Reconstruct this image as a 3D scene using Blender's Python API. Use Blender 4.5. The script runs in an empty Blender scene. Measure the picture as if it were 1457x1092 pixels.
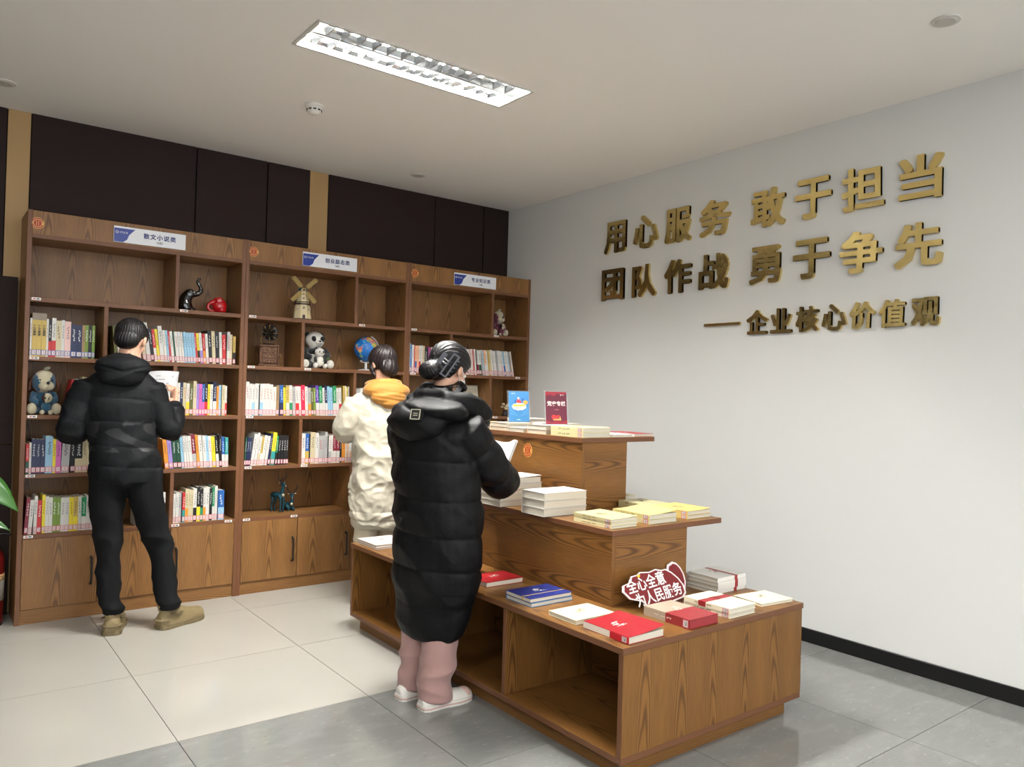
import bpy, bmesh, math, random
import numpy as np
from mathutils import Vector, Matrix, Euler

random.seed(7)
SC = bpy.context.scene
COL = SC.collection
PI = math.pi

# ------------------------------------------------------------------ camera
def R3(yaw, pitch, roll):
    cy, sy = math.cos(yaw), math.sin(yaw)
    f = Vector((sy, cy, 0)); r = Vector((cy, -sy, 0)); u = Vector((0, 0, 1))
    cp, sp = math.cos(pitch), math.sin(pitch)
    f2 = f * cp + u * sp; u2 = u * cp - f * sp
    cr, sr = math.cos(roll), math.sin(roll)
    return r * cr + u2 * sr, u2 * cr - r * sr, f2
cam_d = bpy.data.cameras.new('camera')
cam = bpy.data.objects.new('camera', cam_d); COL.objects.link(cam)
r_, u_, f_ = R3(0.6542, 0.0101, 0.0278)
cam.matrix_world = Matrix(((r_.x, u_.x, -f_.x, -0.4495), (r_.y, u_.y, -f_.y, -5.0173),
                           (r_.z, u_.z, -f_.z, 1.3684), (0, 0, 0, 1)))
cam_d.sensor_fit = 'HORIZONTAL'; cam_d.sensor_width = 36.0
cam_d.lens = 1099.22 * 36.0 / 1457.0
cam_d.clip_start = 0.05
SC.camera = cam

# ------------------------------------------------------------------ world, exposure
w = bpy.data.worlds.new('world'); SC.world = w; w.use_nodes = True
w.node_tree.nodes['Background'].inputs[0].default_value = (0.9, 0.95, 1.0, 1)
w.node_tree.nodes['Background'].inputs[1].default_value = 3.0
SC.view_settings.view_transform = 'Standard'
try: SC.view_settings.look = 'None'
except Exception: pass
SC.view_settings.gamma = 1.0
SC.view_settings.use_curve_mapping = False
SC.view_settings.exposure = 0.45

XR, YB, HC = 3.57, 0.33, 2.93      # right wall, back wall, ceiling
XL, YF = -4.2, -9.0
TUBE_POWER = 760.0                  # emission strength of fluorescent tubes
PANEL_W = 75.0                     # lamps further back in the room (outside the frame)

def area(name, loc, sx, sy, watts, col=(1, 0.985, 0.95)):
    d = bpy.data.lights.new(name, 'AREA'); d.shape = 'RECTANGLE'; d.size = sx; d.size_y = sy
    d.energy = watts; d.color = col
    o = bpy.data.objects.new(name, d); o.location = loc; COL.objects.link(o)
    return o
# more ceiling panels out of view; the weakest, at left, added for letter glints
for i, (lx, ly, k) in enumerate([(1.45, -4.35, 0.26), (1.45, -6.9, 0.9), (-1.3, -1.74, .15), (-1.6, -4.35, .5), (-1.6, -6.9, .6)]):
    area('unseen_panel_lamp', (lx, ly, HC - 0.012), 1.16, 0.28, PANEL_W * k)

# ------------------------------------------------------------------ materials
def lin(c):
    return tuple(((x / 255) / 12.92 if x / 255 <= 0.04045 else ((x / 255 + 0.055) / 1.055) ** 2.4) for x in c)
_M = {}
def mat(name, rgb, rough=0.5, metal=0.0, emit=0.0, spec=0.5, bump=0.0, bscale=40, var=0.0, vscale=6, sheen=0.0, coat=0.0, trans=0.0, alpha=1.0):
    key = (name, tuple(rgb))
    if key in _M: return _M[key]
    m = bpy.data.materials.new(name); m.use_nodes = True
    nt = m.node_tree; b = nt.nodes['Principled BSDF']
    c = lin(rgb)
    b.inputs['Base Color'].default_value = (*c, 1)
    b.inputs['Roughness'].default_value = rough
    b.inputs['Metallic'].default_value = metal
    b.inputs['Specular IOR Level'].default_value = spec
    if sheen: b.inputs['Sheen Weight'].default_value = sheen
    if coat: b.inputs['Coat Weight'].default_value = coat
    if trans: b.inputs['Transmission Weight'].default_value = trans
    if alpha < 1: b.inputs['Alpha'].default_value = alpha
    if emit:
        b.inputs['Emission Color'].default_value = (*c, 1); b.inputs['Emission Strength'].default_value = emit
    tc = None
    if bump or var:
        tc = nt.nodes.new('ShaderNodeTexCoord')
    if bump:
        n = nt.nodes.new('ShaderNodeTexNoise'); n.inputs['Scale'].default_value = bscale; n.inputs['Detail'].default_value = 4
        nt.links.new(tc.outputs['Object'], n.inputs['Vector'])
        bp = nt.nodes.new('ShaderNodeBump'); bp.inputs['Strength'].default_value = bump; bp.inputs['Distance'].default_value = 0.02
        nt.links.new(n.outputs['Fac'], bp.inputs['Height']); nt.links.new(bp.outputs['Normal'], b.inputs['Normal'])
    if var:
        n = nt.nodes.new('ShaderNodeTexNoise'); n.inputs['Scale'].default_value = vscale; n.inputs['Detail'].default_value = 5
        nt.links.new(tc.outputs['Object'], n.inputs['Vector'])
        mx = nt.nodes.new('ShaderNodeMix'); mx.data_type = 'RGBA'
        mx.inputs[6].default_value = (*[x * (1 - var) for x in c], 1); mx.inputs[7].default_value = (*[min(1, x * (1 + var)) for x in c], 1)
        nt.links.new(n.outputs['Fac'], mx.inputs[0]); nt.links.new(mx.outputs[2], b.inputs['Base Color'])
    _M[key] = m
    return m

def wood_mat(name, dark, light, line, rough=0.38, cath=1.0, gscale=1.0, spec=.35):
    m = bpy.data.materials.new(name); m.use_nodes = True
    nt = m.node_tree; N = nt.nodes; L = nt.links; b = N['Principled BSDF']
    def math_(op, a, c=None, v=None):
        n = N.new('ShaderNodeMath'); n.operation = op
        for i, x in enumerate((a, c)):
            if x is None: continue
            if isinstance(x, (int, float)): n.inputs[i].default_value = x
            else: L.new(x, n.inputs[i])
        return n.outputs[0]
    uv = N.new('ShaderNodeUVMap'); uv.uv_map = 'grain'
    sp = N.new('ShaderNodeSeparateXYZ'); L.new(uv.outputs['UV'], sp.inputs[0])
    u, v = sp.outputs[0], sp.outputs[1]
    def noise(su, sv, detail=3, scale=1.0):
        mp = N.new('ShaderNodeMapping'); mp.inputs['Scale'].default_value = (su, sv, 1); L.new(uv.outputs['UV'], mp.inputs['Vector'])
        n = N.new('ShaderNodeTexNoise'); n.inputs['Scale'].default_value = scale; n.inputs['Detail'].default_value = detail
        L.new(mp.outputs[0], n.inputs['Vector']); return n.outputs['Fac']
    wob = math_('MULTIPLY', math_('SUBTRACT', noise(4, 1.2), 0.5), 0.09)
    u2 = math_('ADD', u, wob)
    pp = math_('PINGPONG', u2, 0.1)
    p2 = math_('MULTIPLY', pp, pp)
    ph = math_('ADD', math_('MULTIPLY', p2, 1500.0 * gscale), math_('MULTIPLY', v, 6.5))
    ph = math_('ADD', ph, math_('MULTIPLY', noise(9, 1.6), 1.6))
    s = math_('SINE', math_('MULTIPLY', ph, 6.283))
    s = math_('ADD', math_('MULTIPLY', s, 0.5), 0.5)
    s = math_('POWER', s, 2.4)
    env = math_('SUBTRACT', 1.0, math_('MULTIPLY', p2, 90.0))
    env = math_('MULTIPLY', math_('MAXIMUM', env, 0.28), math_('ADD', noise(3, .8, 2), 0.30))
    lines = math_('MULTIPLY', math_('MULTIPLY', s, env), 1.0 * cath)
    fine = noise(260, 9, 4)
    broad = noise(7, 0.8, 3)
    mx = N.new('ShaderNodeMix'); mx.data_type = 'RGBA'; mx.inputs[6].default_value = (*lin(dark), 1); mx.inputs[7].default_value = (*lin(light), 1)
    f0 = math_('ADD', math_('MULTIPLY', fine, 1.1), math_('MULTIPLY', broad, 0.6))
    f0 = math_('SUBTRACT', f0, 0.36)
    cl = N.new('ShaderNodeClamp'); L.new(f0, cl.inputs[0]); L.new(cl.outputs[0], mx.inputs[0])
    mx2 = N.new('ShaderNodeMix'); mx2.data_type = 'RGBA'; mx2.inputs[7].default_value = (*lin(line), 1)
    L.new(mx.outputs[2], mx2.inputs[6])
    cl2 = N.new('ShaderNodeClamp'); L.new(lines, cl2.inputs[0]); L.new(cl2.outputs[0], mx2.inputs[0])
    L.new(mx2.outputs[2], b.inputs['Base Color'])
    b.inputs['Roughness'].default_value = rough
    b.inputs['Specular IOR Level'].default_value = spec
    bp = N.new('ShaderNodeBump'); bp.inputs['Strength'].default_value = 0.06; bp.inputs['Distance'].default_value = 0.003
    L.new(fine, bp.inputs['Height']); L.new(bp.outputs['Normal'], b.inputs['Normal'])
    return m

WOOD = wood_mat('oak_laminate', (112, 76, 42), (158, 115, 68), (86, 56, 30))
WOODT = wood_mat('oak_laminate_display', (104, 69, 33), (146, 102, 52), (76, 47, 22), rough=0.36)
EDGE = mat('brown_edge_band', (108, 68, 41), 0.5)
DARKWOOD = wood_mat('dark_wenge', (34, 22, 19), (44, 30, 26), (28, 18, 15), rough=0.65, cath=0.3, spec=.2)
TAN = mat('tan_wall_strip', (168, 134, 86), 0.55)
WHITEWALL = mat('white_wall_paint', (216, 216, 213), 0.75, var=0.015, vscale=2)
CEIL = mat('ceiling_paint', (241, 237, 231), 0.85)
BLACKP = mat('black_skirting', (14, 14, 15), 0.35)
BLACKM = mat('black_metal', (20, 19, 19), 0.4, 0.2)

# ------------------------------------------------------------------ mesh helpers
def link(name, me, parent=None, mats=(), loc=None, rot=None):
    o = bpy.data.objects.new(name, me); COL.objects.link(o)
    if parent is not None: o.parent = parent
    for m in mats:
        if m is not None: me.materials.append(m)
    if loc is not None: o.location = loc
    if rot is not None: o.rotation_euler = rot
    return o
def empty(name, loc=(0, 0, 0), rz=0.0, label=None, cat=None, group=None):
    o = bpy.data.objects.new(name, None); COL.objects.link(o); o.location = loc; o.rotation_euler = (0, 0, rz)
    o.empty_display_size = 0.05
    return tag(o, label, cat, group)
def tag(o, label=None, cat=None, group=None, kind=None):
    if label: o['label'] = label
    if cat: o['category'] = cat
    if group: o['group'] = group
    if kind: o['kind'] = kind
    return o

def box_me(name, x0, x1, y0, y1, z0, z1, grain=None, edge_t=0.0, bevel=0.0, seed=None):
    """box mesh; grain axis makes a 'grain' uv layer in metres; thin faces take slot 1"""
    bm = bmesh.new()
    bmesh.ops.create_cube(bm, size=1.0)
    for v in bm.verts:
        v.co = Vector(((x0 + x1) / 2 + v.co.x * (x1 - x0), (y0 + y1) / 2 + v.co.y * (y1 - y0), (z0 + z1) / 2 + v.co.z * (z1 - z0)))
    if bevel:
        bmesh.ops.bevel(bm, geom=bm.edges[:], offset=bevel, segments=1, affect='EDGES')
    if grain:
        uvl = bm.loops.layers.uv.new('grain')
        ou, ov = random.random() * 5, random.random() * 5
        g = 'xyz'.index(grain)
        dims = (x1 - x0, y1 - y0, z1 - z0)
        for f in bm.faces:
            n = [abs(c) for c in f.normal]; a = n.index(max(n))
            oth = [i for i in range(3) if i != a]
            if g in oth:
                ua = [i for i in oth if i != g][0]; va = g
            else:
                ua, va = oth
            for lp in f.loops:
                lp[uvl].uv = (lp.vert.co[ua] + ou, lp.vert.co[va] + ov)
            if edge_t and min(dims[oth[0]], dims[oth[1]]) <= edge_t: f.material_index = 1
    me = bpy.data.meshes.new(name); bm.to_mesh(me); bm.free()
    return me
def panel(name, x0, x1, y0, y1, z0, z1, parent=None, grain='z', m=None, edge=True, bevel=0.0012):
    me = box_me(name, x0, x1, y0, y1, z0, z1, grain, 0.032 if edge else 0, bevel)
    return link(name, me, parent, (m or WOOD, EDGE) if edge else (m or WOOD,))
def box(name, x0, x1, y0, y1, z0, z1, m, parent=None, bevel=0.0, loc=None, rot=None):
    return link(name, box_me(name, x0, x1, y0, y1, z0, z1, None, 0, bevel), parent, (m,), loc, rot)

def me_from(name, verts, faces, smooth=False, mi=None):
    me = bpy.data.meshes.new(name); me.from_pydata([tuple(v) for v in verts], [], [tuple(f) for f in faces]); 
    if smooth:
        me.polygons.foreach_set('use_smooth', [True] * len(me.polygons))
    if mi is not None: me.polygons.foreach_set('material_index', mi)
    me.update(); return me

def tube_geo(pts, rad, seg=12, sub=1, squash=None, cap=True):
    """tube along points with per-point radius (or (rx, rz) pairs). returns verts, faces"""
    P = [Vector(p) for p in pts]; Rr = [r if isinstance(r, (tuple, list)) else (r, r) for r in rad]
    if sub > 1:
        P2, R2 = [], []
        n = len(P)
        for i in range(n - 1):
            p0 = P[max(i - 1, 0)]; p1 = P[i]; p2 = P[i + 1]; p3 = P[min(i + 2, n - 1)]
            for k in range(sub):
                t = k / sub
                P2.append(0.5 * ((2 * p1) + (p2 - p0) * t + (2 * p0 - 5 * p1 + 4 * p2 - p3) * t * t + (3 * p1 - p0 - 3 * p2 + p3) * t ** 3))
                tt = t * t * (3 - 2 * t)
                R2.append(tuple(Rr[i][j] * (1 - tt) + Rr[i + 1][j] * tt for j in range(2)))
        P2.append(P[-1]); R2.append(Rr[-1]); P, Rr = P2, R2
    V, F = [], []
    n = len(P)
    T = [(P[min(i + 1, n - 1)] - P[max(i - 1, 0)]).normalized() for i in range(n)]
    up = Vector((0, 1, 0)) if abs(T[0].y) < 0.8 else Vector((1, 0, 0))
    a = T[0].cross(up).normalized()
    for i in range(n):
        a = (a - T[i] * a.dot(T[i])).normalized(); b = T[i].cross(a)
        for k in range(seg):
            th = 2 * PI * k / seg
            V.append(P[i] + a * math.cos(th) * Rr[i][0] + b * math.sin(th) * Rr[i][1])
    for i in range(n - 1):
        for k in range(seg):
            k2 = (k + 1) % seg
            F.append((i * seg + k, i * seg + k2, (i + 1) * seg + k2, (i + 1) * seg + k))
    if cap:
        # rounded caps: a centre vertex pushed out
        c0 = len(V); V.append(P[0] - T[0] * min(Rr[0]) * 0.5); c1 = len(V); V.append(P[-1] + T[-1] * min(Rr[-1]) * 0.5)
        for k in range(seg):
            k2 = (k + 1) % seg
            F.append((c0, k2, k)); F.append((c1, (n - 1) * seg + k, (n - 1) * seg + k2))
    return V, F
def ball_geo(c, r, seg=20, rings=12, rot=None):
    r = r if isinstance(r, (tuple, list)) else (r, r, r)
    V, F = [], []
    M = Euler(rot).to_matrix() if rot else Matrix.Identity(3)
    c = Vector(c)
    V.append(c + M @ Vector((0, 0, r[2])))
    for i in range(1, rings):
        ph = PI * i / rings
        for k in range(seg):
            th = 2 * PI * k / seg
            V.append(c + M @ Vector((r[0] * math.sin(ph) * math.cos(th), r[1] * math.sin(ph) * math.sin(th), r[2] * math.cos(ph))))
    V.append(c + M @ Vector((0, 0, -r[2])))
    for k in range(seg):
        F.append((0, 1 + k, 1 + (k + 1) % seg))
        F.append((len(V) - 1, 1 + (rings - 2) * seg + (k + 1) % seg, 1 + (rings - 2) * seg + k))
    for i in range(rings - 2):
        for k in range(seg):
            a = 1 + i * seg; k2 = (k + 1) % seg
            F.append((a + k, a + seg + k, a + seg + k2, a + k2))
    return V, F
def lathe_geo(prof, seg=24, c=(0, 0, 0)):
    V, F = [], []
    for (r, z) in prof:
        for k in range(seg):
            th = 2 * PI * k / seg; V.append(Vector((c[0] + r * math.cos(th), c[1] + r * math.sin(th), c[2] + z)))
    n = len(prof)
    for i in range(n - 1):
        for k in range(seg):
            k2 = (k + 1) % seg; F.append((i * seg + k, i * seg + k2, (i + 1) * seg + k2, (i + 1) * seg + k))
    F.append(tuple(reversed(range(seg)))); F.append(tuple((n - 1) * seg + k for k in range(seg)))
    return V, F
def join_geo(gs):
    V, F = [], []
    for v, f in gs:
        o = len(V); V += list(v); F += [tuple(i + o for i in t) for t in f]
    return V, F
def geo_obj(name, gs, m, parent=None, smooth=True, **k):
    if isinstance(gs, tuple): gs = [gs]
    v, f = join_geo(gs)
    return link(name, me_from(name, v, f, smooth), parent, (m,), **k)
def prism_geo(poly, z0, z1):
    """extrude xy polygon (ccw) from z0 to z1"""
    n = len(poly)
    V = [Vector((x, y, z0)) for x, y in poly] + [Vector((x, y, z1)) for x, y in poly]
    F = [tuple(reversed(range(n))), tuple(range(n, 2 * n))] + [(i, (i + 1) % n, n + (i + 1) % n, n + i) for i in range(n)]
    return V, F
def xform(g, M):
    return [M @ Vector(v) for v in g[0]], g[1]
def remesh(name, gs, voxel, smooth_it=4, fn=None):
    v, f = join_geo(gs)
    me = me_from(name + '_src', v, f)
    o = bpy.data.objects.new(name + '_src', me); COL.objects.link(o)
    md = o.modifiers.new('r', 'REMESH'); md.mode = 'VOXEL'; md.voxel_size = voxel; md.use_smooth_shade = True
    if smooth_it:
        s = o.modifiers.new('s', 'SMOOTH'); s.factor = 0.5; s.iterations = smooth_it
    dg = bpy.context.evaluated_depsgraph_get(); dg.update()
    out = bpy.data.meshes.new_from_object(o.evaluated_get(dg)); out.name = name
    bpy.data.objects.remove(o); bpy.data.meshes.remove(me)
    if fn is not None:
        n = len(out.vertices)
        co = np.empty(n * 3); out.vertices.foreach_get('co', co); co = co.reshape(-1, 3)
        no = np.empty(n * 3); out.vertices.foreach_get('normal', no); no = no.reshape(-1, 3)
        co = fn(co, no)
        out.vertices.foreach_set('co', co.ravel()); out.update()
    out.polygons.foreach_set('use_smooth', [True] * len(out.polygons))
    return out

# --- lettering
_T = {}
def text_me(body, size, extrude=0.0, offset=0.0, res=3, spacing=1.0):
    k = (body, size, extrude, offset, res, spacing)
    if k in _T: return _T[k]
    c = bpy.data.curves.new('lettering', 'FONT'); c.body = body; c.size = size; c.extrude = extrude; c.offset = offset
    c.resolution_u = res; c.space_character = spacing
    o = bpy.data.objects.new('lettering', c); COL.objects.link(o)
    dg = bpy.context.evaluated_depsgraph_get(); dg.update()
    me = bpy.data.meshes.new_from_object(o.evaluated_get(dg)); bpy.data.objects.remove(o); me.name = 'lettering'
    me.materials.clear()
    n = len(me.vertices)
    if n:
        co = np.empty(n * 3); me.vertices.foreach_get('co', co); co = co.reshape(-1, 3)
        co -= (co.max(0) + co.min(0)) / 2
        me.vertices.foreach_set('co', co.ravel()); me.update()
    _T[k] = me
    return me
def frame_m(loc, xa, ya):
    """matrix whose local x,y axes lie along xa, ya; z = outward normal"""
    xa = Vector(xa).normalized(); ya = Vector(ya).normalized(); za = xa.cross(ya)
    return Matrix(((xa.x, ya.x, za.x, loc[0]), (xa.y, ya.y, za.y, loc[1]), (xa.z, ya.z, za.z, loc[2]), (0, 0, 0, 1)))
def text(name, body, size, m, parent, loc, xa, ya, bold=0.0, **k):
    me = text_me(body, size, **k)
    if bold:
        n = len(me.vertices); co = np.empty(n * 3); me.vertices.foreach_get('co', co); co = co.reshape(-1, 3)
        polys = [tuple(p.vertices) for p in me.polygons]; V, F = [], []
        for i, (a, b) in enumerate(((-1, -1), (1, -1), (1, 1), (-1, 1), (0, 0))):
            o_ = len(V); V += [tuple(v) for v in co + np.array([a * bold, b * bold, i * 2e-5])]; F += [tuple(q + o_ for q in p) for p in polys]
        me = me_from('lettering', V, F)
    else: me = me.copy()
    o = link(name, me, parent, (m,)); o.matrix_local = frame_m(loc, xa, ya)
    return o

# ------------------------------------------------------------------ the room
floor = link('floor', box_me('floor', XL, XR + 0.1, YF, YB + 0.1, -0.05, -0.0125), None, (mat('dark_grout', (40, 38, 35), 0.9),)); tag(floor, kind='structure')
def tile_mat(name, a, b, rough, speck):
    m = bpy.data.materials.new(name); m.use_nodes = True; nt = m.node_tree; N = nt.nodes; L = nt.links; p = N['Principled BSDF']
    tc = N.new('ShaderNodeTexCoord')
    n1 = N.new('ShaderNodeTexNoise'); n1.inputs['Scale'].default_value = 2.2; n1.inputs['Detail'].default_value = 6; L.new(tc.outputs['Object'], n1.inputs['Vector'])
    mx = N.new('ShaderNodeMix'); mx.data_type = 'RGBA'; mx.inputs[6].default_value = (*lin(a), 1); mx.inputs[7].default_value = (*lin(b), 1)
    L.new(n1.outputs['Fac'], mx.inputs[0]); out = mx.outputs[2]
    if speck:
        for sc_, lo, hi, colr in ((24, 0.62, 0.74, (166, 168, 164)), (30, 0.64, 0.74, (92, 92, 90)), (7, 0.5, 0.8, (150, 152, 148))):
            mp = N.new('ShaderNodeMapping'); mp.inputs['Location'].default_value = (sc_, 3, 1); mp.inputs['Scale'].default_value = (1, 2.4, 1); L.new(tc.outputs['Object'], mp.inputs['Vector'])
            n2 = N.new('ShaderNodeTexNoise'); n2.inputs['Scale'].default_value = sc_; n2.inputs['Detail'].default_value = 3; L.new(mp.outputs[0], n2.inputs['Vector'])
            r = N.new('ShaderNodeMapRange'); r.inputs[1].default_value = lo; r.inputs[2].default_value = hi; r.inputs[4].default_value = 0.4; L.new(n2.outputs['Fac'], r.inputs[0])
            m2 = N.new('ShaderNodeMix'); m2.data_type = 'RGBA'; m2.inputs[7].default_value = (*lin(colr), 1); L.new(out, m2.inputs[6]); L.new(r.outputs[0], m2.inputs[0]); out = m2.outputs[2]
    L.new(out, p.inputs['Base Color']); p.inputs['Roughness'].default_value = rough; p.inputs['Specular IOR Level'].default_value = 0.45
    return m
TW = tile_mat('polished_cream_tile', (169, 166, 158), (178, 175, 167), 0.09, False)
TG = tile_mat('polished_grey_tile', (120, 121, 118), (136, 137, 133), 0.09, True)
tx0, ty0, T = 0.3697, -1.9229, 0.8
_tile = {}
for mname, mm in (('w', TW), ('g', TG)):
    me = box_me('tile', 0.0016, T - 0.0016, 0.0016, T - 0.0016, -0.012, 0.0); me.materials.append(mm); _tile[mname] = me
for i in range(-4, 4):
    for j in range(-6, 3):
        x, y = tx0 + i * T, ty0 + j * T
        o = bpy.data.objects.new('floor_tile', _tile['w' if j >= 0 else 'g']); COL.objects.link(o); o.parent = floor
        o.location = (x, y, 0)

# ceiling with the opening for the recessed lamp
LX0, LX1, LY0, LY1 = 0.855, 2.04, -1.895, -1.592
def slab_with_hole(name, X0, X1, Y0, Y1, hx0, hx1, hy0, hy1, z0, z1):
    gs = []
    for (a, b, c, d) in ((X0, hx0, Y0, Y1), (hx1, X1, Y0, Y1), (hx0, hx1, Y0, hy0), (hx0, hx1, hy1, Y1)):
        gs.append(prism_geo([(a, c), (b, c), (b, d), (a, d)], z0, z1))
    v, f = join_geo(gs); return me_from(name, v, f)
ceiling = link('ceiling', slab_with_hole('ceiling', XL, XR + 0.1, YF, YB + 0.1, LX0 + .012, LX1 - .012, LY0 + .012, LY1 - .012, HC, HC + 0.15), None, (CEIL,)); tag(ceiling, kind='structure')
wr = box('wall_right', XR, XR + 0.1, YF, YB + 0.1, 0, HC, WHITEWALL); tag(wr, kind='structure')
wl = box('wall_left', XL - 0.1, XL, YF, YB + 0.1, 0, HC, mat('left_wall_paint', (118, 104, 88), 0.7)); tag(wl, kind='structure')
# unseen end wall: low wall and header, gap added to let fill light in
wf = geo_obj('wall_front', [prism_geo([(XL - .1, YF - .1), (XR + .1, YF - .1), (XR + .1, YF), (XL - .1, YF)], 0, .3), prism_geo([(XL - .1, YF - .1), (XR + .1, YF - .1), (XR + .1, YF), (XL - .1, YF)], 2.7, HC)], mat('front_wall_paint', (190, 186, 178), 0.7), smooth=False); tag(wf, kind='structure')
bb = box('baseboard_right', XR - 0.012, XR - 0.0005, YF + .01, YB - .01, 0.0, 0.078, BLACKP, bevel=0.003); tag(bb, kind='structure')
wb = box('wall_back', XL, XR, YB + 0.02, YB + 0.1, 0, HC, mat('panel_gap_black', (10, 8, 7), 0.8)); tag(wb, kind='structure')
cuts = [XL, -2.3, -1.25, -0.084, 0.031, 0.968, 1.446, 1.758, 1.899, 2.822, 3.303, XR - 0.001]
for a, b in zip(cuts[:-1], cuts[1:]):
    tanp = abs(a + 0.084) < .01 or abs(a - 1.758) < .01
    if tanp:
        box('tan_wall_strip', a + .001, b - .001, YB + .004, YB + 0.022, 0, HC - .001, TAN, wb)
    else:
        panel('wall_panel', a + .004, b - .004, YB - 0.0, YB + 0.02, 0, HC - 0.001, wb, 'x', DARKWOOD, edge=False, bevel=0.0015)
# lower dark panelling beside the bookcases
for z0, z1 in ((0.0, 0.98), (0.986, 1.95)):
    panel('lower_panel', -2.4, -0.012, YB - 0.05, YB - 0.001, z0, z1, wb, 'x', DARKWOOD, edge=False, bevel=0.002)

# ------------------------------------------------------------------ ceiling lamp
MW = mat('lamp_white_enamel', (235, 235, 232), 0.35)
ALU = mat('louvre_aluminium', (196, 198, 200), 0.16, 1.0)
def ceiling_lamp(loc, label, full=True):
    r = empty('ceiling_light', loc, 0, label, 'ceiling light')
    W2, D2 = (LX1 - LX0) / 2, (LY1 - LY0) / 2
    fr = slab_with_hole('frame', -W2, W2, -D2, D2, -W2 + .016, W2 - .016, -D2 + .016, D2 - .016, -0.006, 0.001)
    link('frame', fr, r, (mat('lamp_frame_grey', (196, 194, 188), 0.4),))
    # housing: four sides + top
    gs = [prism_geo([(-W2 + .014, -D2 + .014), (W2 - .014, -D2 + .014), (W2 - .014, D2 - .014), (-W2 + .014, D2 - .014)], 0.085, 0.089)]
    for (a, b, c, d) in ((-W2 + .0125, -W2 + .015, -D2 + .0125, D2 - .0125), (W2 - .015, W2 - .0125, -D2 + .0125, D2 - .0125), (-W2 + .0125, W2 - .0125, -D2 + .0125, -D2 + .015), (-W2 + .0125, W2 - .0125, D2 - .015, D2 - .0125)):
        gs.append(prism_geo([(a, c), (b, c), (b, d), (a, d)], 0.0, 0.085))
    geo_obj('housing', gs, MW, r, smooth=False)
    for s in (-1, 1):
        cy = s * D2 * 0.5
        v, f = tube_geo([(-W2 + .05, cy, 0.055), (W2 - .05, cy, 0.055)], [0.013, 0.013], 10)
        geo_obj('fluorescent_tube', (v, f), mat('fluorescent_glow', (255, 253, 248), emit=TUBE_POWER), r)
        for e in (-1, 1):
            box('lamp_holder', e * (W2 - .035) - .012, e * (W2 - .035) + .012, cy - .016, cy + .016, 0.03, 0.085, MW, r)
        # side reflectors, curved
        for q in (-1, 1):
            V, F = [], []
            K = 5; y_out = cy + q * (D2 * 0.5 - 0.008)
            for k in range(K + 1):
                t = k / K
                yy = y_out - q * 0.026 * t ** 1.8; zz = 0.002 + 0.04 * t
                V += [Vector((-W2 + .02, yy, zz)), Vector((W2 - .02, yy, zz))]
            for k in range(K): F.append((2 * k, 2 * k + 1, 2 * k + 3, 2 * k + 2))
            o = geo_obj('side_reflector', (V, F), ALU, r)
            sm = o.modifiers.new('t', 'SOLIDIFY'); sm.thickness = 0.001
        nb = 15
        for k in range(1, nb):
            x = -W2 + .016 + (2 * W2 - .032) * k / nb
            # V-shaped cross blade
            V = [Vector((x - .002, cy - .062, 0.003)), Vector((x + .002, cy - .062, 0.003)), Vector((x + .008, cy - .05, 0.036)), Vector((x - .008, cy - .05, 0.036)),
                 Vector((x - .002, cy + .062, 0.003)), Vector((x + .002, cy + .062, 0.003)), Vector((x + .008, cy + .05, 0.036)), Vector((x - .008, cy + .05, 0.036))]
            F = [(0, 1, 2, 3), (5, 4, 7, 6), (0, 4, 5, 1), (1, 5, 6, 2), (2, 6, 7, 3), (3, 7, 4, 0)]
            geo_obj('louvre_blade', (V, F), ALU, r, smooth=False)
    return r
ceiling_lamp(((LX0 + LX1) / 2, (LY0 + LY1) / 2, HC), 'long recessed louvred fluorescent ceiling light, lit white')

def smoke_detector():
    r = empty('smoke_detector', (1.251, -0.921, HC), 0, 'round white smoke detector on the ceiling left of the long light', 'smoke detector')
    wm = mat('detector_white', (226, 222, 214), 0.45)
    geo_obj('base', lathe_geo([(0.0, 0), (0.052, 0), (0.053, -0.010), (0.048, -0.016), (0, -0.016)][::-1], 28), wm, r)
    geo_obj('body', lathe_geo([(0, -0.014), (0.046, -0.014), (0.038, -0.040), (0.0, -0.040)][::-1], 28), wm, r)
    for k in range(10):
        a = 2 * PI * k / 10
        geo_obj('vent_slot', xform(prism_geo([(0.0355, -.008), (0.0425, -.008), (0.0425, .008), (0.0355, .008)], -0.034, -0.026), Matrix.Rotation(a, 4, 'Z')), mat('slot_dark', (40, 38, 36), 0.7), r, smooth=False)
    geo_obj('cap', lathe_geo([(0, -0.038), (0.030, -0.038), (0.024, -0.050), (0.0, -0.052)][::-1], 28), wm, r)
smoke_detector()
for (x, y, rad, lab) in ((2.397, -0.11, 0.055, 'small flat round ceiling cover near the back wall, in line with the middle bookcase'), (2.828, -3.582, 0.055, 'flat round ceiling cover above the gold letters, nearest the camera'), (-0.141, -0.121, 0.06, 'flat round ceiling cover above the tan wall strip at the far left')):
    r = empty('ceiling_cover', (x, y, HC), 0, lab, 'ceiling cover', 'round ceiling covers')
    geo_obj('ring', lathe_geo([(0, 0), (rad, 0), (rad * .97, -0.005), (0, -0.006)][::-1], 28), mat('cover_white', (205, 200, 192), 0.5), r, smooth=False)
    geo_obj('disc', lathe_geo([(0, -0.005), (rad * .72, -0.005), (rad * .68, -0.009), (0, -0.009)][::-1], 28), mat('cover_disc', (186, 182, 174), 0.5), r, smooth=False)

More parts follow.
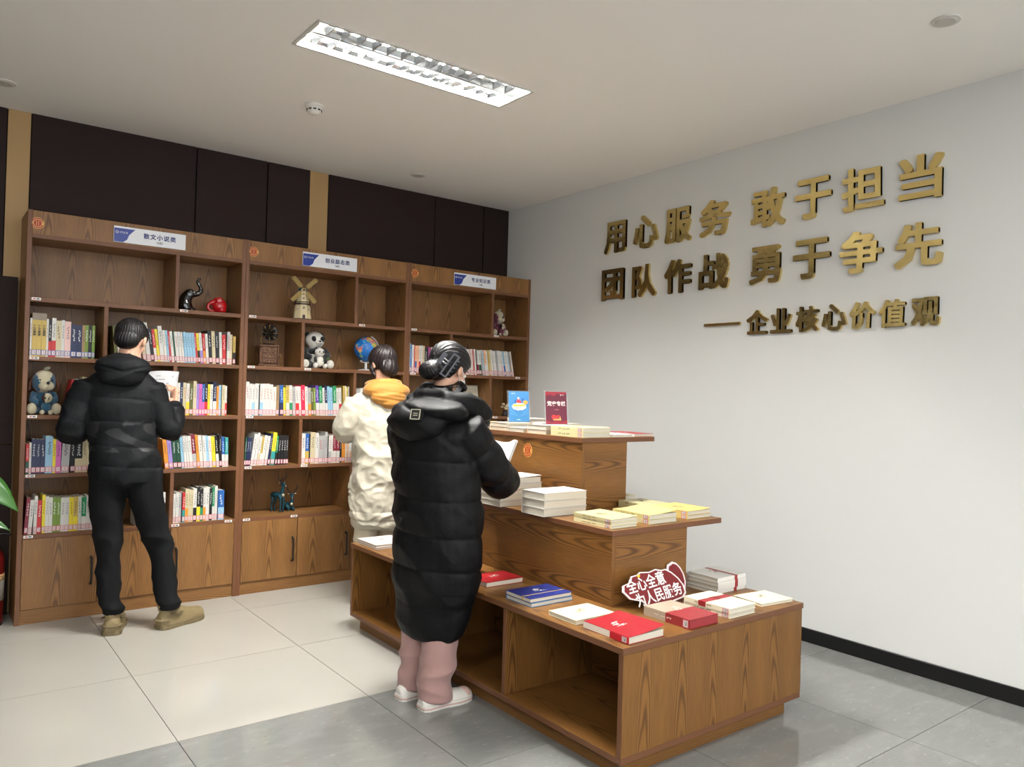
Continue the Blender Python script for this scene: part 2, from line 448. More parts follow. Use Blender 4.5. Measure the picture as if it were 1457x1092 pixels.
# ------------------------------------------------------------------ gold letters on the wall
def gold():
    m = bpy.data.materials.new('brushed_gold_mirror'); m.use_nodes = True; nt = m.node_tree; p = nt.nodes['Principled BSDF']
    p.inputs['Base Color'].default_value = (*lin((222, 198, 132)), 1); p.inputs['Metallic'].default_value = 1; p.inputs['Roughness'].default_value = 0.24
    tc = nt.nodes.new('ShaderNodeTexCoord'); n = nt.nodes.new('ShaderNodeTexNoise'); n.inputs['Scale'].default_value = 9; n.inputs['Detail'].default_value = 3
    nt.links.new(tc.outputs['Object'], n.inputs['Vector'])
    bp = nt.nodes.new('ShaderNodeBump'); bp.inputs['Strength'].default_value = 0.25; bp.inputs['Distance'].default_value = 0.01
    nt.links.new(n.outputs['Fac'], bp.inputs['Height']); nt.links.new(bp.outputs['Normal'], p.inputs['Normal'])
    return m
GOLD = gold()
rows = [(2.515, 0.232, 0.0072, 'top row', [('用', -0.985, .223), ('心', -1.284, .237), ('服', -1.574, .23), ('务', -1.877, .248), ('敢', -2.266, .242), ('于', -2.562, .231), ('担', -2.856, .242), ('当', -3.157, .226)]),
        (2.17, 0.228, 0.0072, 'middle row', [('团', -0.972, .231), ('队', -1.28, .231), ('作', -1.583, .235), ('战', -1.879, .242), ('勇', -2.257, .223), ('于', -2.56, .236), ('争', -2.855, .247), ('先', -3.155, .243)]),
        (1.828, 0.146, 0.0046, 'bottom row', [('—', -1.951, .274), ('企', -2.211, .153), ('业', -2.374, .145), ('核', -2.542, .145), ('心', -2.706, .149), ('价', -2.869, .144), ('值', -3.031, .143), ('观', -3.196, .144)])]
ordn = ['first', 'second', 'third', 'fourth', 'fifth', 'sixth', 'seventh', 'eighth', 'ninth', 'tenth', 'eleventh', 'twelfth', 'thirteenth', 'fourteenth', 'fifteenth', 'sixteenth', 'seventeenth', 'eighteenth', 'nineteenth', 'twentieth']
def bold_char(c, size, d):
    """a heavier cut of the character: thin slabs of the same outline spread by the stroke gain and fused into one letter"""
    src = text_me(c, size, extrude=0.009, offset=0.0, res=2)
    n = len(src.vertices); co = np.empty(n * 3); src.vertices.foreach_get('co', co); co = co.reshape(-1, 3)
    polys = [tuple(p.vertices) for p in src.polygons]; V, F = [], []
    for k, (a, b) in enumerate([(i, j) for i in (-1, -.33, .33, 1) for j in (-1, -.33, .33, 1)]):
        sh = co + np.array([a * d, b * d * .85, 0]); sh[:, 2] *= 1 + .004 * k
        o = len(V); V += [tuple(v) for v in sh]; F += [tuple(i + o for i in p) for p in polys]
    return me_from('character', V, F)
# letters tilted to catch the ceiling lamp's reflection, highlight put into the shape
tilt = {('top row', '担'): -2.4, ('middle row', '争'): 3.6, ('middle row', '先'): 1.2, ('bottom row', '价'): 3.5, ('bottom row', '值'): 3.5}
for z, h, off, rn, chs in rows:
    for i, (c, y, wd) in enumerate(chs):
        if c == '—':
            me = box_me('gold_dash', -wd / 2, wd / 2, -0.008, 0.008, -0.008, 0.008)
            lab = 'long gold dash before the bottom row of gold letters on the white wall'
        else:
            me = bold_char(c, h * 1.06, off).copy()
            n = len(me.vertices); co = np.empty(n * 3); me.vertices.foreach_get('co', co); co = co.reshape(-1, 3)
            ext = co.max(0) - co.min(0)
            co[:, 0] *= wd * 0.97 / ext[0]; co[:, 1] *= h / ext[1]
            me.vertices.foreach_set('co', co.ravel()); me.update()
            lab = f'gold character {c}, {ordn[i]} from the left in the {rn} on the white wall' if rn != 'bottom row' else f'smaller gold character {c}, {ordn[i - 1]} after the dash in the bottom row'
        o = link('gold_dash' if c == '—' else 'gold_character', me, None, (GOLD,)); o.matrix_world = frame_m((XR - 0.0098 - .5 * h * math.sin(math.radians(abs(tilt.get((rn, c), 0)))), y, z), (0, -1, 0), (0, 0, 1)) @ Matrix.Rotation(-math.radians(tilt.get((rn, c), 0)), 4, 'X')
        tag(o, lab, 'wall letter', 'gold letters on the white wall')

# ------------------------------------------------------------------ bookcases
ZF, Z1, Z2, Z3, Z4, Z5, ZD, H = 2.150, 1.818, 1.489, 1.1635, 0.834, 0.4985, 0.083, 2.302
TK = 0.024
DEP = 0.33
EMB_R = mat('emblem_red', (160, 26, 20), 0.45); EMB_G = mat('emblem_gold', (206, 158, 84), 0.4)
def emblem(parent, loc, xa, ya, rad):
    """round red and gold workers' emblem: rings round a stylised upright sign"""
    e = link('emblem', me_from('emblem', *lathe_geo([(0, 0), (rad, 0), (rad, .0015), (0, .0015)], 36)), parent, (EMB_G,)); e.matrix_local = frame_m(loc, xa, ya)
    def ring(r0, r1, z, a0=0, a1=2 * PI, n=36):
        V, F = [], []
        for k in range(n + 1):
            a = a0 + (a1 - a0) * k / n
            V += [Vector((r0 * math.cos(a), r0 * math.sin(a), z)), Vector((r1 * math.cos(a), r1 * math.sin(a), z))]
        for k in range(n): F.append((2 * k, 2 * k + 1, 2 * k + 3, 2 * k + 2))
        return V, F
    d = [ring(rad * .72, rad * .90, .0020, .35, PI - .35), ring(rad * .72, rad * .90, .0020, PI + .35, 2 * PI - .35), ring(0.0001, rad * .58, .0020)]
    geo_obj('emblem_red_field', d, EMB_R, e, smooth=False)
    g = []
    for s in (-1, 1):
        g.append(prism_geo([(s * rad * .16 - rad * .05, -rad * .42), (s * rad * .16 + rad * .05, -rad * .42), (s * rad * .16 + rad * .05, rad * .42), (s * rad * .16 - rad * .05, rad * .42)], .002, .0032))
        g.append(prism_geo([(s * rad * .85 - rad * .12, -rad * .04), (s * rad * .85 + rad * .12, -rad * .04), (s * rad * .85 + rad * .12, rad * .04), (s * rad * .85 - rad * .12, rad * .04)], .002, .0026))
    geo_obj('emblem_sign', g, EMB_G, e, smooth=False)
SIGN_W = mat('acrylic_white', (226, 228, 232), 0.3); SIGN_B = mat('acrylic_blue', (26, 52, 140), 0.3)
INKB = mat('ink_blue', (20, 32, 104), 0.5); INKK = mat('ink_black', (30, 30, 34), 0.5); INKW = mat('ink_white', (238, 238, 236), 0.5)
TAGW = mat('tag_white', (232, 228, 224), 0.5); TAGR = mat('tag_red', (170, 60, 60), 0.5)
HANDLE = None
def shelf_tag(parent, x, z):
    t = box('shelf_label', x, x + .045, -0.0035, -0.0005, z, z + .014, TAGW, parent)
    box('label_print', x + .008, x + .02, -0.0042, -0.0034, z + .004, z + .010, TAGR, t)
    box('label_print', x + .024, x + .038, -0.0042, -0.0034, z + .004, z + .010, INKK, t)
def handle(parent, x, z0=0.19, z1=0.345):
    gs = [tube_geo([(x, -.001, z0), (x, -.020, z0 + .004), (x, -.026, z0 + .018), (x, -.026, z1 - .018), (x, -.020, z1 - .004), (x, -.001, z1)], [.007, .0065, .006, .006, .0065, .007], 8, 2)]
    geo_obj('handle', gs, BLACKM, parent)
def bookcase(x0, W, title, sub, label, divs, doors, sx, tagpos):
    r = empty('bookcase', (x0, 0, 0), 0, label, 'bookcase', 'row of wooden bookcases')
    # side panels
    panel('side_panel', 0.0005, TK, 0, DEP, 0, H, r, 'z'); panel('side_panel', W - TK, W - .0005, 0, DEP, 0, H, r, 'z')
    panel('back_panel', TK, W - TK, DEP - .018, DEP - .006, 0.02, H - .02, r, 'z', edge=False)
    panel('top_fascia', TK, W - TK, 0.002, 0.022, ZF, H - 0.002, r, 'z', edge=False)
    panel('top_panel', TK, W - TK, 0.022, DEP - .018, H - .026, H - .002, r, 'x')
    for z in (Z1, Z2, Z3, Z4, Z5):
        panel('shelf', TK, W - TK, 0.001 if z != Z5 else -0.0, DEP - .018, z - TK, z, r, 'x')
    panel('shelf', TK, W - TK, 0.001, DEP - .018, ZF - .002, ZF + TK - .002, r, 'x')
    panel('plinth', TK, W - TK, 0.012, 0.032, 0.0, ZD - .003, r, 'x', edge=False)
    panel('bottom_shelf', TK, W - TK, 0.03, DEP - .018, ZD - .02, ZD, r, 'x')
    lv = {'A': (Z1, ZF - .002), 'B': (Z2, Z1 - TK), 'C': (Z3, Z2 - TK), 'D': (Z4, Z3 - TK), 'E': (Z5, Z4 - TK)}
    for k, x in divs.items():
        z0, z1 = lv[k[0]]
        panel('divider', x - .011, x + .011, 0.002, DEP - .018, z0, z1, r, 'z')
    ed = [TK] + doors + [W - TK]
    for i, (a, b) in enumerate(zip(ed[:-1], ed[1:])):
        d = panel('door', a + .002, b - .002, 0.0, 0.018, ZD, Z5 - TK - .001, r, 'z', edge=False)
        handle(d, (b - .035) if i in (0, 1) else (a + .035))
    # sign plate
    s = empty('title_sign', (sx, -0.001, 2.228)); s.parent = r
    box('plate', -.2, .2, -0.006, 0, -0.047, 0.047, SIGN_W, s)
    f = prism_geo([(-.198, -.045), (-.150, -.045), (-.128, -.028), (-.118, 0.0), (-.100, .02), (-.085, .036), (-.198, .036)], 0, .0006)
    o = geo_obj('blue_corner', f, SIGN_B, s, smooth=False); o.matrix_local = frame_m((0, -.0062, 0), (1, 0, 0), (0, 0, 1))
    lg = link('logo_ring', me_from('logo_ring', *tube_geo([(.0065 * math.cos(a), .0065 * math.sin(a), 0) for a in [2 * PI * k / 16 for k in range(17)]], [.0015] * 17, 5, cap=False)), s, (INKW,))
    lg.matrix_local = frame_m((-.183, -.0072, .012), (1, 0, 0), (0, 0, 1))
    text('logo_lettering', '人力', .013, INKW, s, (-.138, -.0072, .012), (1, 0, 0), (0, 0, 1), offset=.0002)
    geo_obj('logo_mark', [([(x, -.0073, z), (x + w_, -.0073, z), (x + w_, -.0073, z + .0012), (x, -.0073, z + .0012)], [(0, 1, 2, 3)]) for x, z, w_ in ((-.170, .016, .009), (-.170, .012, .009), (-.170, .008, .009), (-.159, .016, .009), (-.158, .012, .007), (-.159, .008, .009))], INKW, s, smooth=False)
    text('sign_lettering', title, .034, INKB, s, (.052, -.0066, .008), (1, 0, 0), (0, 0, 1), bold=.00085, spacing=1.2)
    text('sign_lettering', sub, .015, INKK, s, (.052, -.0066, -.024), (1, 0, 0), (0, 0, 1), bold=.0003)
    emblem(r, (.047, .0015, 2.230), (1, 0, 0), (0, 0, 1), .032)
    for (tx, tz) in tagpos: shelf_tag(r, tx, tz)
    return r
W = 1.2056; W3 = XR - 2 * W - .002
tp = [(TK + .006, Z1 - .016), (TK + .006, Z2 - .016), (TK + .006, Z3 - .016), (TK + .006, Z4 - .016), (TK + .006, Z5 - .018)]
bookcase(0.0, W, '散文小说类', '（C区）', 'tall wooden bookcase at the left with black and red elephants on top', dict(A=.79, B=.405, C=.795, E=.796), [.401, .795], .628, tp + [(.81, Z1 - .016), (.37, Z5 - .018), (.80, Z5 - .018), (1.12, Z5 - .018)])
bookcase(W, W, '创业励志类', '（B区）', 'tall wooden bookcase in the middle with toy windmill, panda and globe', dict(A=.786, B=.400, C=.792, D=.403, E=.785), [.400, .788], .577, tp + [(.81, Z1 - .016), (.415, Z2 - .016), (.41, Z4 - .016), (.35, Z5 - .018)])
bookcase(2 * W, W3, '专业知识类', '（A区）', 'tall wooden bookcase at the right, against the white wall, with a maroon plush dog', dict(A=.776, B=.389, C=.776, D=.389, E=.776), [.388, .776], .592, tp + [(.79, Z1 - .016), (1.02, Z2 - .016), (.80, Z3 - .016)])

# ------------------------------------------------------------------ stepped display table
def display_table():
    r = empty('display_table', (2.07, -2.07, 0), 0, 'three-tiered stepped wooden display table in the middle of the room', 'display table')
    def P(name, x0, x1, y0, y1, z0, z1, g, **k):
        return panel(name, x0 - 2.07, x1 - 2.07, y0 + 2.07, y1 + 2.07, z0, z1, r, g, WOODT, **k)
    X0, X1, Y0, Y1, Z = 1.52, 2.62, -3.13, -1.0, .485
    P('plinth', X0 + .05, X1 - .04, Y0 + .05, Y0 + .07, 0, .075, 'x', edge=False)
    P('plinth', X0 + .05, X0 + .07, Y0 + .0705, Y1 - .0505, 0, .0745, 'y', edge=False)
    P('plinth', X1 - .06, X1 - .04, Y0 + .0705, Y1 - .0505, 0, .0745, 'y', edge=False)
    P('plinth', X0 + .05, X1 - .04, Y1 - .05, Y1 - .03, 0, .075, 'x', edge=False)
    P('bottom_board', X0 + .001, X1 - .001, Y0 + .001, Y1 - .001, .075, .099, 'y')
    P('tier_top', X0 - .006, X1 + .004, Y0 - .004, Y1 + .004, Z - .024, Z, 'y')
    P('end_panel', X0, X1, Y0, Y0 + .024, .099, Z - .024, 'z')
    P('end_panel', X0, X1, Y1 - .024, Y1, .099, Z - .024, 'z')
    for yy in (-2.44, -1.70):
        P('divider', X0 + .004, X1 - .004, yy - .012, yy + .012, .099, Z - .024, 'y')
    P('centre_panel', 2.02, 2.044, Y0 + .024, -2.452, .099, Z - .024, 'y')
    P('centre_panel', 2.02, 2.044, -2.428, -1.712, .099, Z - .024, 'y')
    P('centre_panel', 2.02, 2.044, -1.688, Y1 - .024, .099, Z - .024, 'y')
    # tier two: box body and over-hanging top
    P('tier_side_panel', 1.852, 1.872, -2.73, -1.22, Z, .776, 'y', edge=False)
    P('tier_end_panel', 1.8725, 2.328, -2.729, -2.705, Z, .776, 'x', edge=True)
    P('tier_end_panel', 1.8725, 2.328, -1.245, -1.221, Z, .776, 'x', edge=True)
    P('tier_side_panel', 2.305, 2.325, -2.70, -1.25, Z, .776, 'y', edge=False)
    P('tier_top', 1.846, 2.565, -2.736, -1.214, .776, .80, 'y')
    # tier three
    P('tier_side_panel', 2.118, 2.138, -2.245, -1.24, .80, 1.126, 'y', edge=False)
    P('tier_end_panel', 2.1385, 2.43, -2.244, -2.22, .80, 1.126, 'x')
    P('tier_end_panel', 2.1385, 2.43, -1.264, -1.241, .80, 1.126, 'x')
    P('tier_side_panel', 2.41, 2.428, -2.22, -1.264, .80, 1.126, 'y', edge=False)
    P('tier_top', 2.108, 2.625, -2.252, -1.235, 1.126, 1.15, 'y')
    emblem(r, (2.1175 - 2.07, -1.824 + 2.07, 1.058), (0, -1, 0), (0, 0, 1), .037)
display_table()
# ------------------------------------------------------------------ books on the shelves
BC = {'w': ('white', (206, 203, 196)), 'c': ('cream', (196, 183, 148)), 'k': ('black', (28, 26, 28)), 'n': ('navy blue', (30, 38, 72)),
      'b': ('blue', (42, 92, 158)), 'l': ('pale blue', (142, 182, 206)), 't': ('teal', (48, 138, 136)), 'g': ('green', (40, 132, 84)),
      'd': ('dark green', (30, 72, 52)), 'o': ('olive green', (92, 92, 48)), 'G': ('grass green', (112, 138, 52)), 'y': ('yellow', (222, 200, 46)),
      'Y': ('golden yellow', (190, 162, 82)), 'a': ('orange', (214, 140, 48)), 'r': ('red', (190, 44, 44)), 'R': ('bright crimson', (208, 42, 74)),
      'm': ('maroon', (126, 36, 52)), 'p': ('pale pink', (220, 184, 176)), 'P': ('magenta pink', (196, 96, 164)), 'v': ('lilac', (150, 128, 190)),
      'V': ('deep violet', (92, 58, 150)), 's': ('silver grey', (168, 166, 164)), 'e': ('tan brown', (150, 122, 84)), 'h': ('peach', (226, 172, 136))}
def bmat(code): return mat('book_' + BC[code][0].replace(' ', '_'), BC[code][1], 0.42, spec=0.4)
PAGES = mat('book_pages', (206, 199, 182), 0.85, bump=0.25, bscale=300)
STK = mat('sticker_white', (206, 194, 192), 0.5); STKR = mat('sticker_pink_frame', (196, 92, 104), 0.5); STKB = mat('sticker_blue_frame', (60, 88, 160), 0.5)
_bm = {}
def bars(n, w, h, seedk):
    """rows of small illegible print marks as flat quads, centred, facing -y"""
    k = ('bars', n, round(w, 3), round(h, 3), seedk)
    if k in _bm: return _bm[k]
    rg = random.Random(seedk * 31 + n); V, F = [], []
    st = h / n
    for i in range(n):
        z = -h / 2 + (i + .5) * st
        for q in range(3):
            ww = w * rg.uniform(.25, .5); x = rg.uniform(-w / 2, w / 2 - ww); zz = z + (q - 1) * st * .27; hh = st * .13
            o = len(V); V += [(x, 0, zz - hh / 2), (x + ww, 0, zz - hh / 2), (x + ww, 0, zz + hh / 2), (x, 0, zz + hh / 2)]; F.append((o, o + 1, o + 2, o + 3))
        xx = rg.uniform(-w * .3, w * .3); o = len(V); V += [(xx - w * .07, 0, z - st * .36), (xx + w * .07, 0, z - st * .36), (xx + w * .07, 0, z + st * .36), (xx - w * .07, 0, z + st * .36)]; F.append((o, o + 1, o + 2, o + 3))
    _bm[k] = (V, F); return _bm[k]
def quad_me(name, x0, x1, z0, z1, y):
    return me_from(name, [(x0, y, z0), (x1, y, z0), (x1, y, z1), (x0, y, z1)], [(0, 1, 2, 3)])
def slab_me(name, x0, x1, z0, z1, y, t=.0005):
    return box_me(name, x0, x1, y - t, y, z0, z1)
def shelf_book(x, y, z, t, h, d, code, lower, lean, label, group, sticker='pink', special=None):
    r = empty('book', (x, y, z), 0, label, 'book', group)
    if lean > 0: r.location.z += 0
    r.rotation_euler = (0, math.radians(lean), 0)
    if lean > 0: r.location.z += t * math.sin(math.radians(lean))
    b = .0014
    prof = [(0, 0), (t, 0), (t, d), (t - b, d), (t - b, b), (b, b), (b, d), (0, d)]
    mc = bmat(code)
    link('cover', me_from('cover', *prism_geo(prof, 0, h)), r, (mc,))
    box('page_block', b, t - b, b, d - .003, .002, h - .002, PAGES, r)
    dark = sum(BC[code][1]) < 330
    if lower:
        f = .42
        link('cover_band', slab_me('cover_band', -.0002, t + .0002, 0.0, h * f, 0.0, .0006), r, (bmat(lower),))
    sh = min(.030, h * .15)
    if sticker and t > .007:
        s = link('spine_label', slab_me('spine_label', t * .04, t * .96, .008, .008 + sh, -.0006, .0003), r, (STKR if sticker == 'pink' else STKB,))
        link('label_face', slab_me('label_face', t * .14, t * .86, .008 + sh * .10, .008 + sh * .9, -.0009, .0002), s, (STK,))
        v, f_ = bars(2, t * .5, sh * .6, int(t * 1000) % 3)
        o = link('label_print', me_from('label_print', v, f_), s, (STKR if sticker == 'pink' else INKK,)); o.location = (t / 2, -.00125, .008 + sh / 2)
    if special:
        tx = text('spine_title', '\n'.join(special), min(t * .7, .019), INKK, r, (t / 2, -.0009, h * .60), (1, 0, 0), (0, 0, 1), offset=.0004)
        box('spine_head', -.0003, t + .0003, -.0007, 0, h * .84, h + .0003, mat('book_head_grey', (140, 128, 110), .5), r)
    elif t > .009:
        nn = 4 + int(h * 1000) % 3
        v, f_ = bars(nn, t * .52, h * .36, int(t * 1000) % 5)
        ink = INKW if dark else mat('ink_dark', (52, 48, 58), .6)
        if code in 'wcs' and int(t * 1000) % 4 == 1: ink = mat('ink_red', (170, 50, 46), .6)
        o = link('spine_title', me_from('spine_title', v, f_), r, (ink,)); o.location = (t / 2, -.0010, h * .68)
    return r
rowname = {'B': 'second', 'C': 'third', 'D': 'fourth', 'E': 'fifth'}
casename = ['left bookcase', 'middle bookcase', 'right bookcase']
zrow = {'B': Z2, 'C': Z3, 'D': Z4, 'E': Z5}
NB = [0]
def fill(case, row, bay, xs, xe, tokens, h0=.2, group=None, sticker='pink', d=.14):
    x0 = case * W
    toks = []
    for tk in tokens.split():
        rep = 1
        if '*' in tk: tk, rp = tk.split('*'); rep = int(rp)
        a = tk.split(':'); cc = a[0].split('/')
        wd = float(a[1]) / 1000 if len(a) > 1 and a[1] else .012
        hh = float(a[2]) / 1000 if len(a) > 2 and a[2] else h0
        ln = float(a[3]) if len(a) > 3 and a[3] else None
        for _ in range(rep): toks.append([cc[0], cc[1] if len(cc) > 1 else None, wd, hh, ln])
    cur = 0.0
    for t in toks:
        if len(toks) and t[3] and not (t[0] == 'Y' and t[3] > .235): t[3] += random.uniform(-.003, .003)
        if t[4] is not None: cur = t[4]
        t[4] = cur
    # pack the books so that neighbours touch without cutting into each other, whatever their lean
    def edges(x, wd, hh, ln):
        a = math.radians(ln); s, c = math.sin(a), math.cos(a); lift = wd * s if ln > 0 else 0
        P = [(x, lift), (x + wd * c, lift - wd * s), (x + wd * c + hh * s, lift - wd * s + hh * c), (x + hh * s, lift + hh * c)]
        lo_, hi_ = [9.] * 24, [-9.] * 24
        for k in range(4):
            (xa, za), (xb, zb) = P[k], P[(k + 1) % 4]
            for q in range(25):
                t = q / 24; zz = za + (zb - za) * t; xx = xa + (xb - xa) * t; i = int(zz / .0102)
                if 0 <= i < 24: lo_[i] = min(lo_[i], xx); hi_[i] = max(hi_[i], xx)
        return lo_, hi_
    def pack(k):
        cur = 0.0; prev = [0.0] * 24; xs_ = []
        for c, lo, wd, hh, ln in toks:
            if c == '_': prev = [p + wd * k for p in prev]; cur += wd * k; xs_.append(cur); continue
            l_, h_ = edges(0, wd * k, hh, ln)
            sh = max([prev[i] - l_[i] for i in range(24) if l_[i] < 8] + [0.0])
            xs_.append(sh); prev = [max(prev[i], h_[i] + sh) for i in range(24)]
        return xs_, max(prev)
    k = 1.0
    for _ in range(12):
        px_, e_ = pack(k); k *= 1 + ((xe - xs) / e_ - 1) * .8
    px_, e_ = pack(k)
    g = f'books in the {rowname[row]} row, {bay} bay, {casename[case]}'
    n = 0; last = None
    for i, (c, lo, wd, hh, ln) in enumerate(toks):
        wd *= k; x = x0 + xs + px_[i]
        if c == '_': continue
        sz = 'slim ' if wd < .0125 else ('thick ' if wd > .024 else '')
        lean = ' leaning' if abs(ln) >= 5 else ''
        lab = f'{sz}{BC[c][0]}{" and " + BC[lo][0] if lo else ""} book,{lean} {ordn[i] if i < 20 else ("twenty-" + ordn[i - 20])} from left in {rowname[row]} row, {bay} bay, {casename[case]}'
        words = lab.split()
        if len(words) > 16:
            lab = lab.replace(' leaning', '').replace('slim ', '').replace('thick ', '')
        wl = lab.split()
        if len(wl) > 16: lab = lab.replace(f' and {BC[lo][0]}' if lo else '', '')
        st = sticker
        if row == 'B' and case == 0 and bay == 'left': st = 'blue'
        shelf_book(x, .012 + random.uniform(0, .006), zrow[row] + .0006, wd - .0006, hh, d, c, lo, ln, lab, g, st, '雍正皇帝' if (c == 'Y' and hh > .235) else None)
        NB[0] += 1
ordn += ['thirtieth']
# left bookcase
fill(0, 'B', 'left', .030, .352, 'w:10:215 Y:23:242*3 w:11:215 k/r:15:210 w/r:21:218 c:27:205 w:16:212 p:31:205 n:28:190 n:28:190 e:15:190 G:18:190 k:18:190 G:15:190')
fill(0, 'B', 'right', .442, 1.10, 'o:14:200:-5 w:15:205 w:16:205 r:12 w:13 s:12 w:12 c:14 c:15:225:-8 w:17:232 k:14:200 r/w:12:195 y:12:195 w:18:215:-7 w:12:195 l:10:195 r:8:190 w:12:190 d:7:190 w:14:190 w:12:190 w:10:190 l:12:188:-6 l:12:188 l:12:188 l:13:188 r:8:190 y/k:11:188 w/v:13:188 r/a:12:188:-5 w:12:188 k:16:210 c:16:210:-4 k:16:207:-4 w:13:205:-3 r:16:190:-2')
fill(0, 'B', 'far right', 1.106, 1.162, 's/w:14:210:0 c:11:195 _:3 Y/k:13:185 _:2')
fill(0, 'C', 'left', .211, .342, 'r:17:200:9 w:18:205 c:18:222:11 c:18:210')
fill(0, 'C', 'right', .812, 1.115, 'w:18:200 n:17:200 c:18:200 w/y:18:200 o:22:195 c:19:213 v:16:198 P:17:198 b/P:15:198 k/r:19:200 y:15:198 w:16:195 n/w:21:212 a:14:188 l:15:193 _:4 c:20:193 w/r:11:190')
fill(0, 'D', 'left', .030, .40, 'r/d:14:170 w:9:176 n:19:192*3 l:31:206 y:14:190 P:22:182 s:35:194:2 k:20:185:0 k/c:32:190 c:20:195 c:22:188 w:20:190 c:18:190')
fill(0, 'D', 'right', .735, 1.135, 'a:20:185:-7 v:20:185 d:20:190:-6 d:19:190 l:13:195 w:13:200 w:11:200 w:16:200 m/s:20:208 a:14:208 w:17:200 w:17:200:-5 l:13:200 w:15:195 y:18:195 k/w:15:200 k:14:205:-3 b/w:15:188 t/w:16:188:-1')
fill(0, 'E', 'left', .032, .42, 'm:14:205:3 w:15:190 w:13:212:1 r:17:182 y:13:212:0 w:13:205 w:15:200 G:16:196 G:16:196 w:17:194 w:17:196 y:16:194 Y/y:19:195 w:14:195 g/w:19:192 w:14:195 a/w:21:195 g/w:17:196 w:15:196')
fill(0, 'E', 'middle', .60, .765, 'w:16:190 c:16:190 n:16:190 w:16:190 w:16:190 r:16:185 w:16:190 c:16:190 w:14:190')
fill(0, 'E', 'right', .812, 1.118, 'w:13:182 w:16:184 s:15:184 k:6:180 r/t:16:184 c/a:18:204 c:14:200 c:14:200 w/k:20:204 k/y:20:214 k/g:17:200 w/a:15:208 w:20:210 k:18:206 g/w:14:207 w:16:217 _:5 b/l:36:188', d=.15)
# middle bookcase
fill(1, 'C', 'left', .030, .705, 'w:14:222:0 w:12:208 w/l:12:205 w:16:208 k:5:200 w/l:14:205 w:14:210 w:14:210 w:14:205 w:14:190 e:14:203 b/n:16:200:-2 y:11:190 Y/w:15:197 w/g:14:200 s:12:195:-3 w/r:16:197 w:10:195 R:18:203 w:13:197:-3 s/a:13:192 o:12:192 G:10:188 V/w:15:208:-4 g/w:16:203 w:10:195 n/w:12:207 l:12:200 l:12:198 g/w:17:205:-3 w:12:193 w/r:12:193', h0=.2)
fill(1, 'C', 'inner left', .706, .768, 'Y/k:18:207:-3 w:13:210 y:12:200 s:13:205')
fill(1, 'C', 'right', .812, 1.16, 's:16:190 w:14:195 k:15:190 w:14:195 c:16:200 r:14:190 w:14:195 n:16:195 w:14:195 w:14:195 s:14:190 l:14:190 w:14:195 w:14:195')
fill(1, 'D', 'left', .030, .325, 'd:12:185:2 n:14:186:3 n:14:186 w:20:205:7 w:17:213:7 w/c:15:193 Y/w:15:193 w:19:200:7 w:18:196:7 n:16:210:6 y/t:27:218:5 g/k:12:195:3 k:17:190:2 k:17:190:1 k:16:188:0 k:17:190')
fill(1, 'D', 'right', .416, .90, 'w:22:208:0 b/Y:20:203 k:7:200 c:28:212*1 w:18:212 s:26:192 s:10:190 s:15:213 k:6:190 w/s:17:190 w:9:198 m/w:19:200 m/w:19:195 k:12:193 a:22:186 w:9:190 h:9:190 w:9:190 w/h:10:190 l:20:188 w:10:188 w:14:190 w:14:190 c:14:190 w:14:190')
# right bookcase
fill(2, 'B', 'left', .028, .350, 'l:9:217 b:10:205 w:15:207 r:8:200 h/b:14:200 h:16:202 w/r:15:205 w:12:205 c:18:202 k/w:18:190 k:8:190 P:10:193 m:9:195 w:10:195 w/p:17:200 r:12:195 w:12:195 r/w:14:195 w:14:200 c:14:195 w:14:195 k:12:195')
fill(2, 'B', 'right', .436, 1.02, 'w:14:205:-4 w:15:205 c:14:205 r:12:200 w:14:200 l:14:205 w:14:200 w:13:200:-6 p/w:13:200 w:12:203 r:10:200 w:13:203 k:8:198 w/m:14:200 w/d:20:197 s:12:203:-8 l:10:203 h/w:18:203 w:12:200 Y:14:203 c:14:203 w:15:205 w:13:203:-9 w:11:200 s:15:203 w:15:203 w:12:203 w/p:14:205:-11 l/b:13:203 w:14:203 w:14:203 l:9:203:-12 e:11:203 w:13:203')

# ------------------------------------------------------------------ books lying on the display table
def grid_sheet(x0, x1, y0, y1, zf, nx=8, ny=4, t=.0012):
    V, F = [], []
    for s in (0, 1):
        for j in range(ny + 1):
            for i in range(nx + 1):
                x = x0 + (x1 - x0) * i / nx; y = y0 + (y1 - y0) * j / ny
                V.append(Vector((x, y, zf(i / nx, j / ny) + s * t)))
    n = (nx + 1) * (ny + 1)
    def q(i, j, s): return s * n + j * (nx + 1) + i
    for j in range(ny):
        for i in range(nx):
            F.append((q(i, j, 1), q(i + 1, j, 1), q(i + 1, j + 1, 1), q(i, j + 1, 1))); F.append((q(i, j, 0), q(i, j + 1, 0), q(i + 1, j + 1, 0), q(i + 1, j, 0)))
    for i in range(nx):
        F.append((q(i, 0, 0), q(i + 1, 0, 0), q(i + 1, 0, 1), q(i, 0, 1))); F.append((q(i + 1, ny, 0), q(i, ny, 0), q(i, ny, 1), q(i + 1, ny, 1)))
    for j in range(ny):
        F.append((q(0, j + 1, 0), q(0, j, 0), q(0, j, 1), q(0, j + 1, 1))); F.append((q(nx, j, 0), q(nx, j + 1, 0), q(nx, j + 1, 1), q(nx, j, 1)))
    return V, F
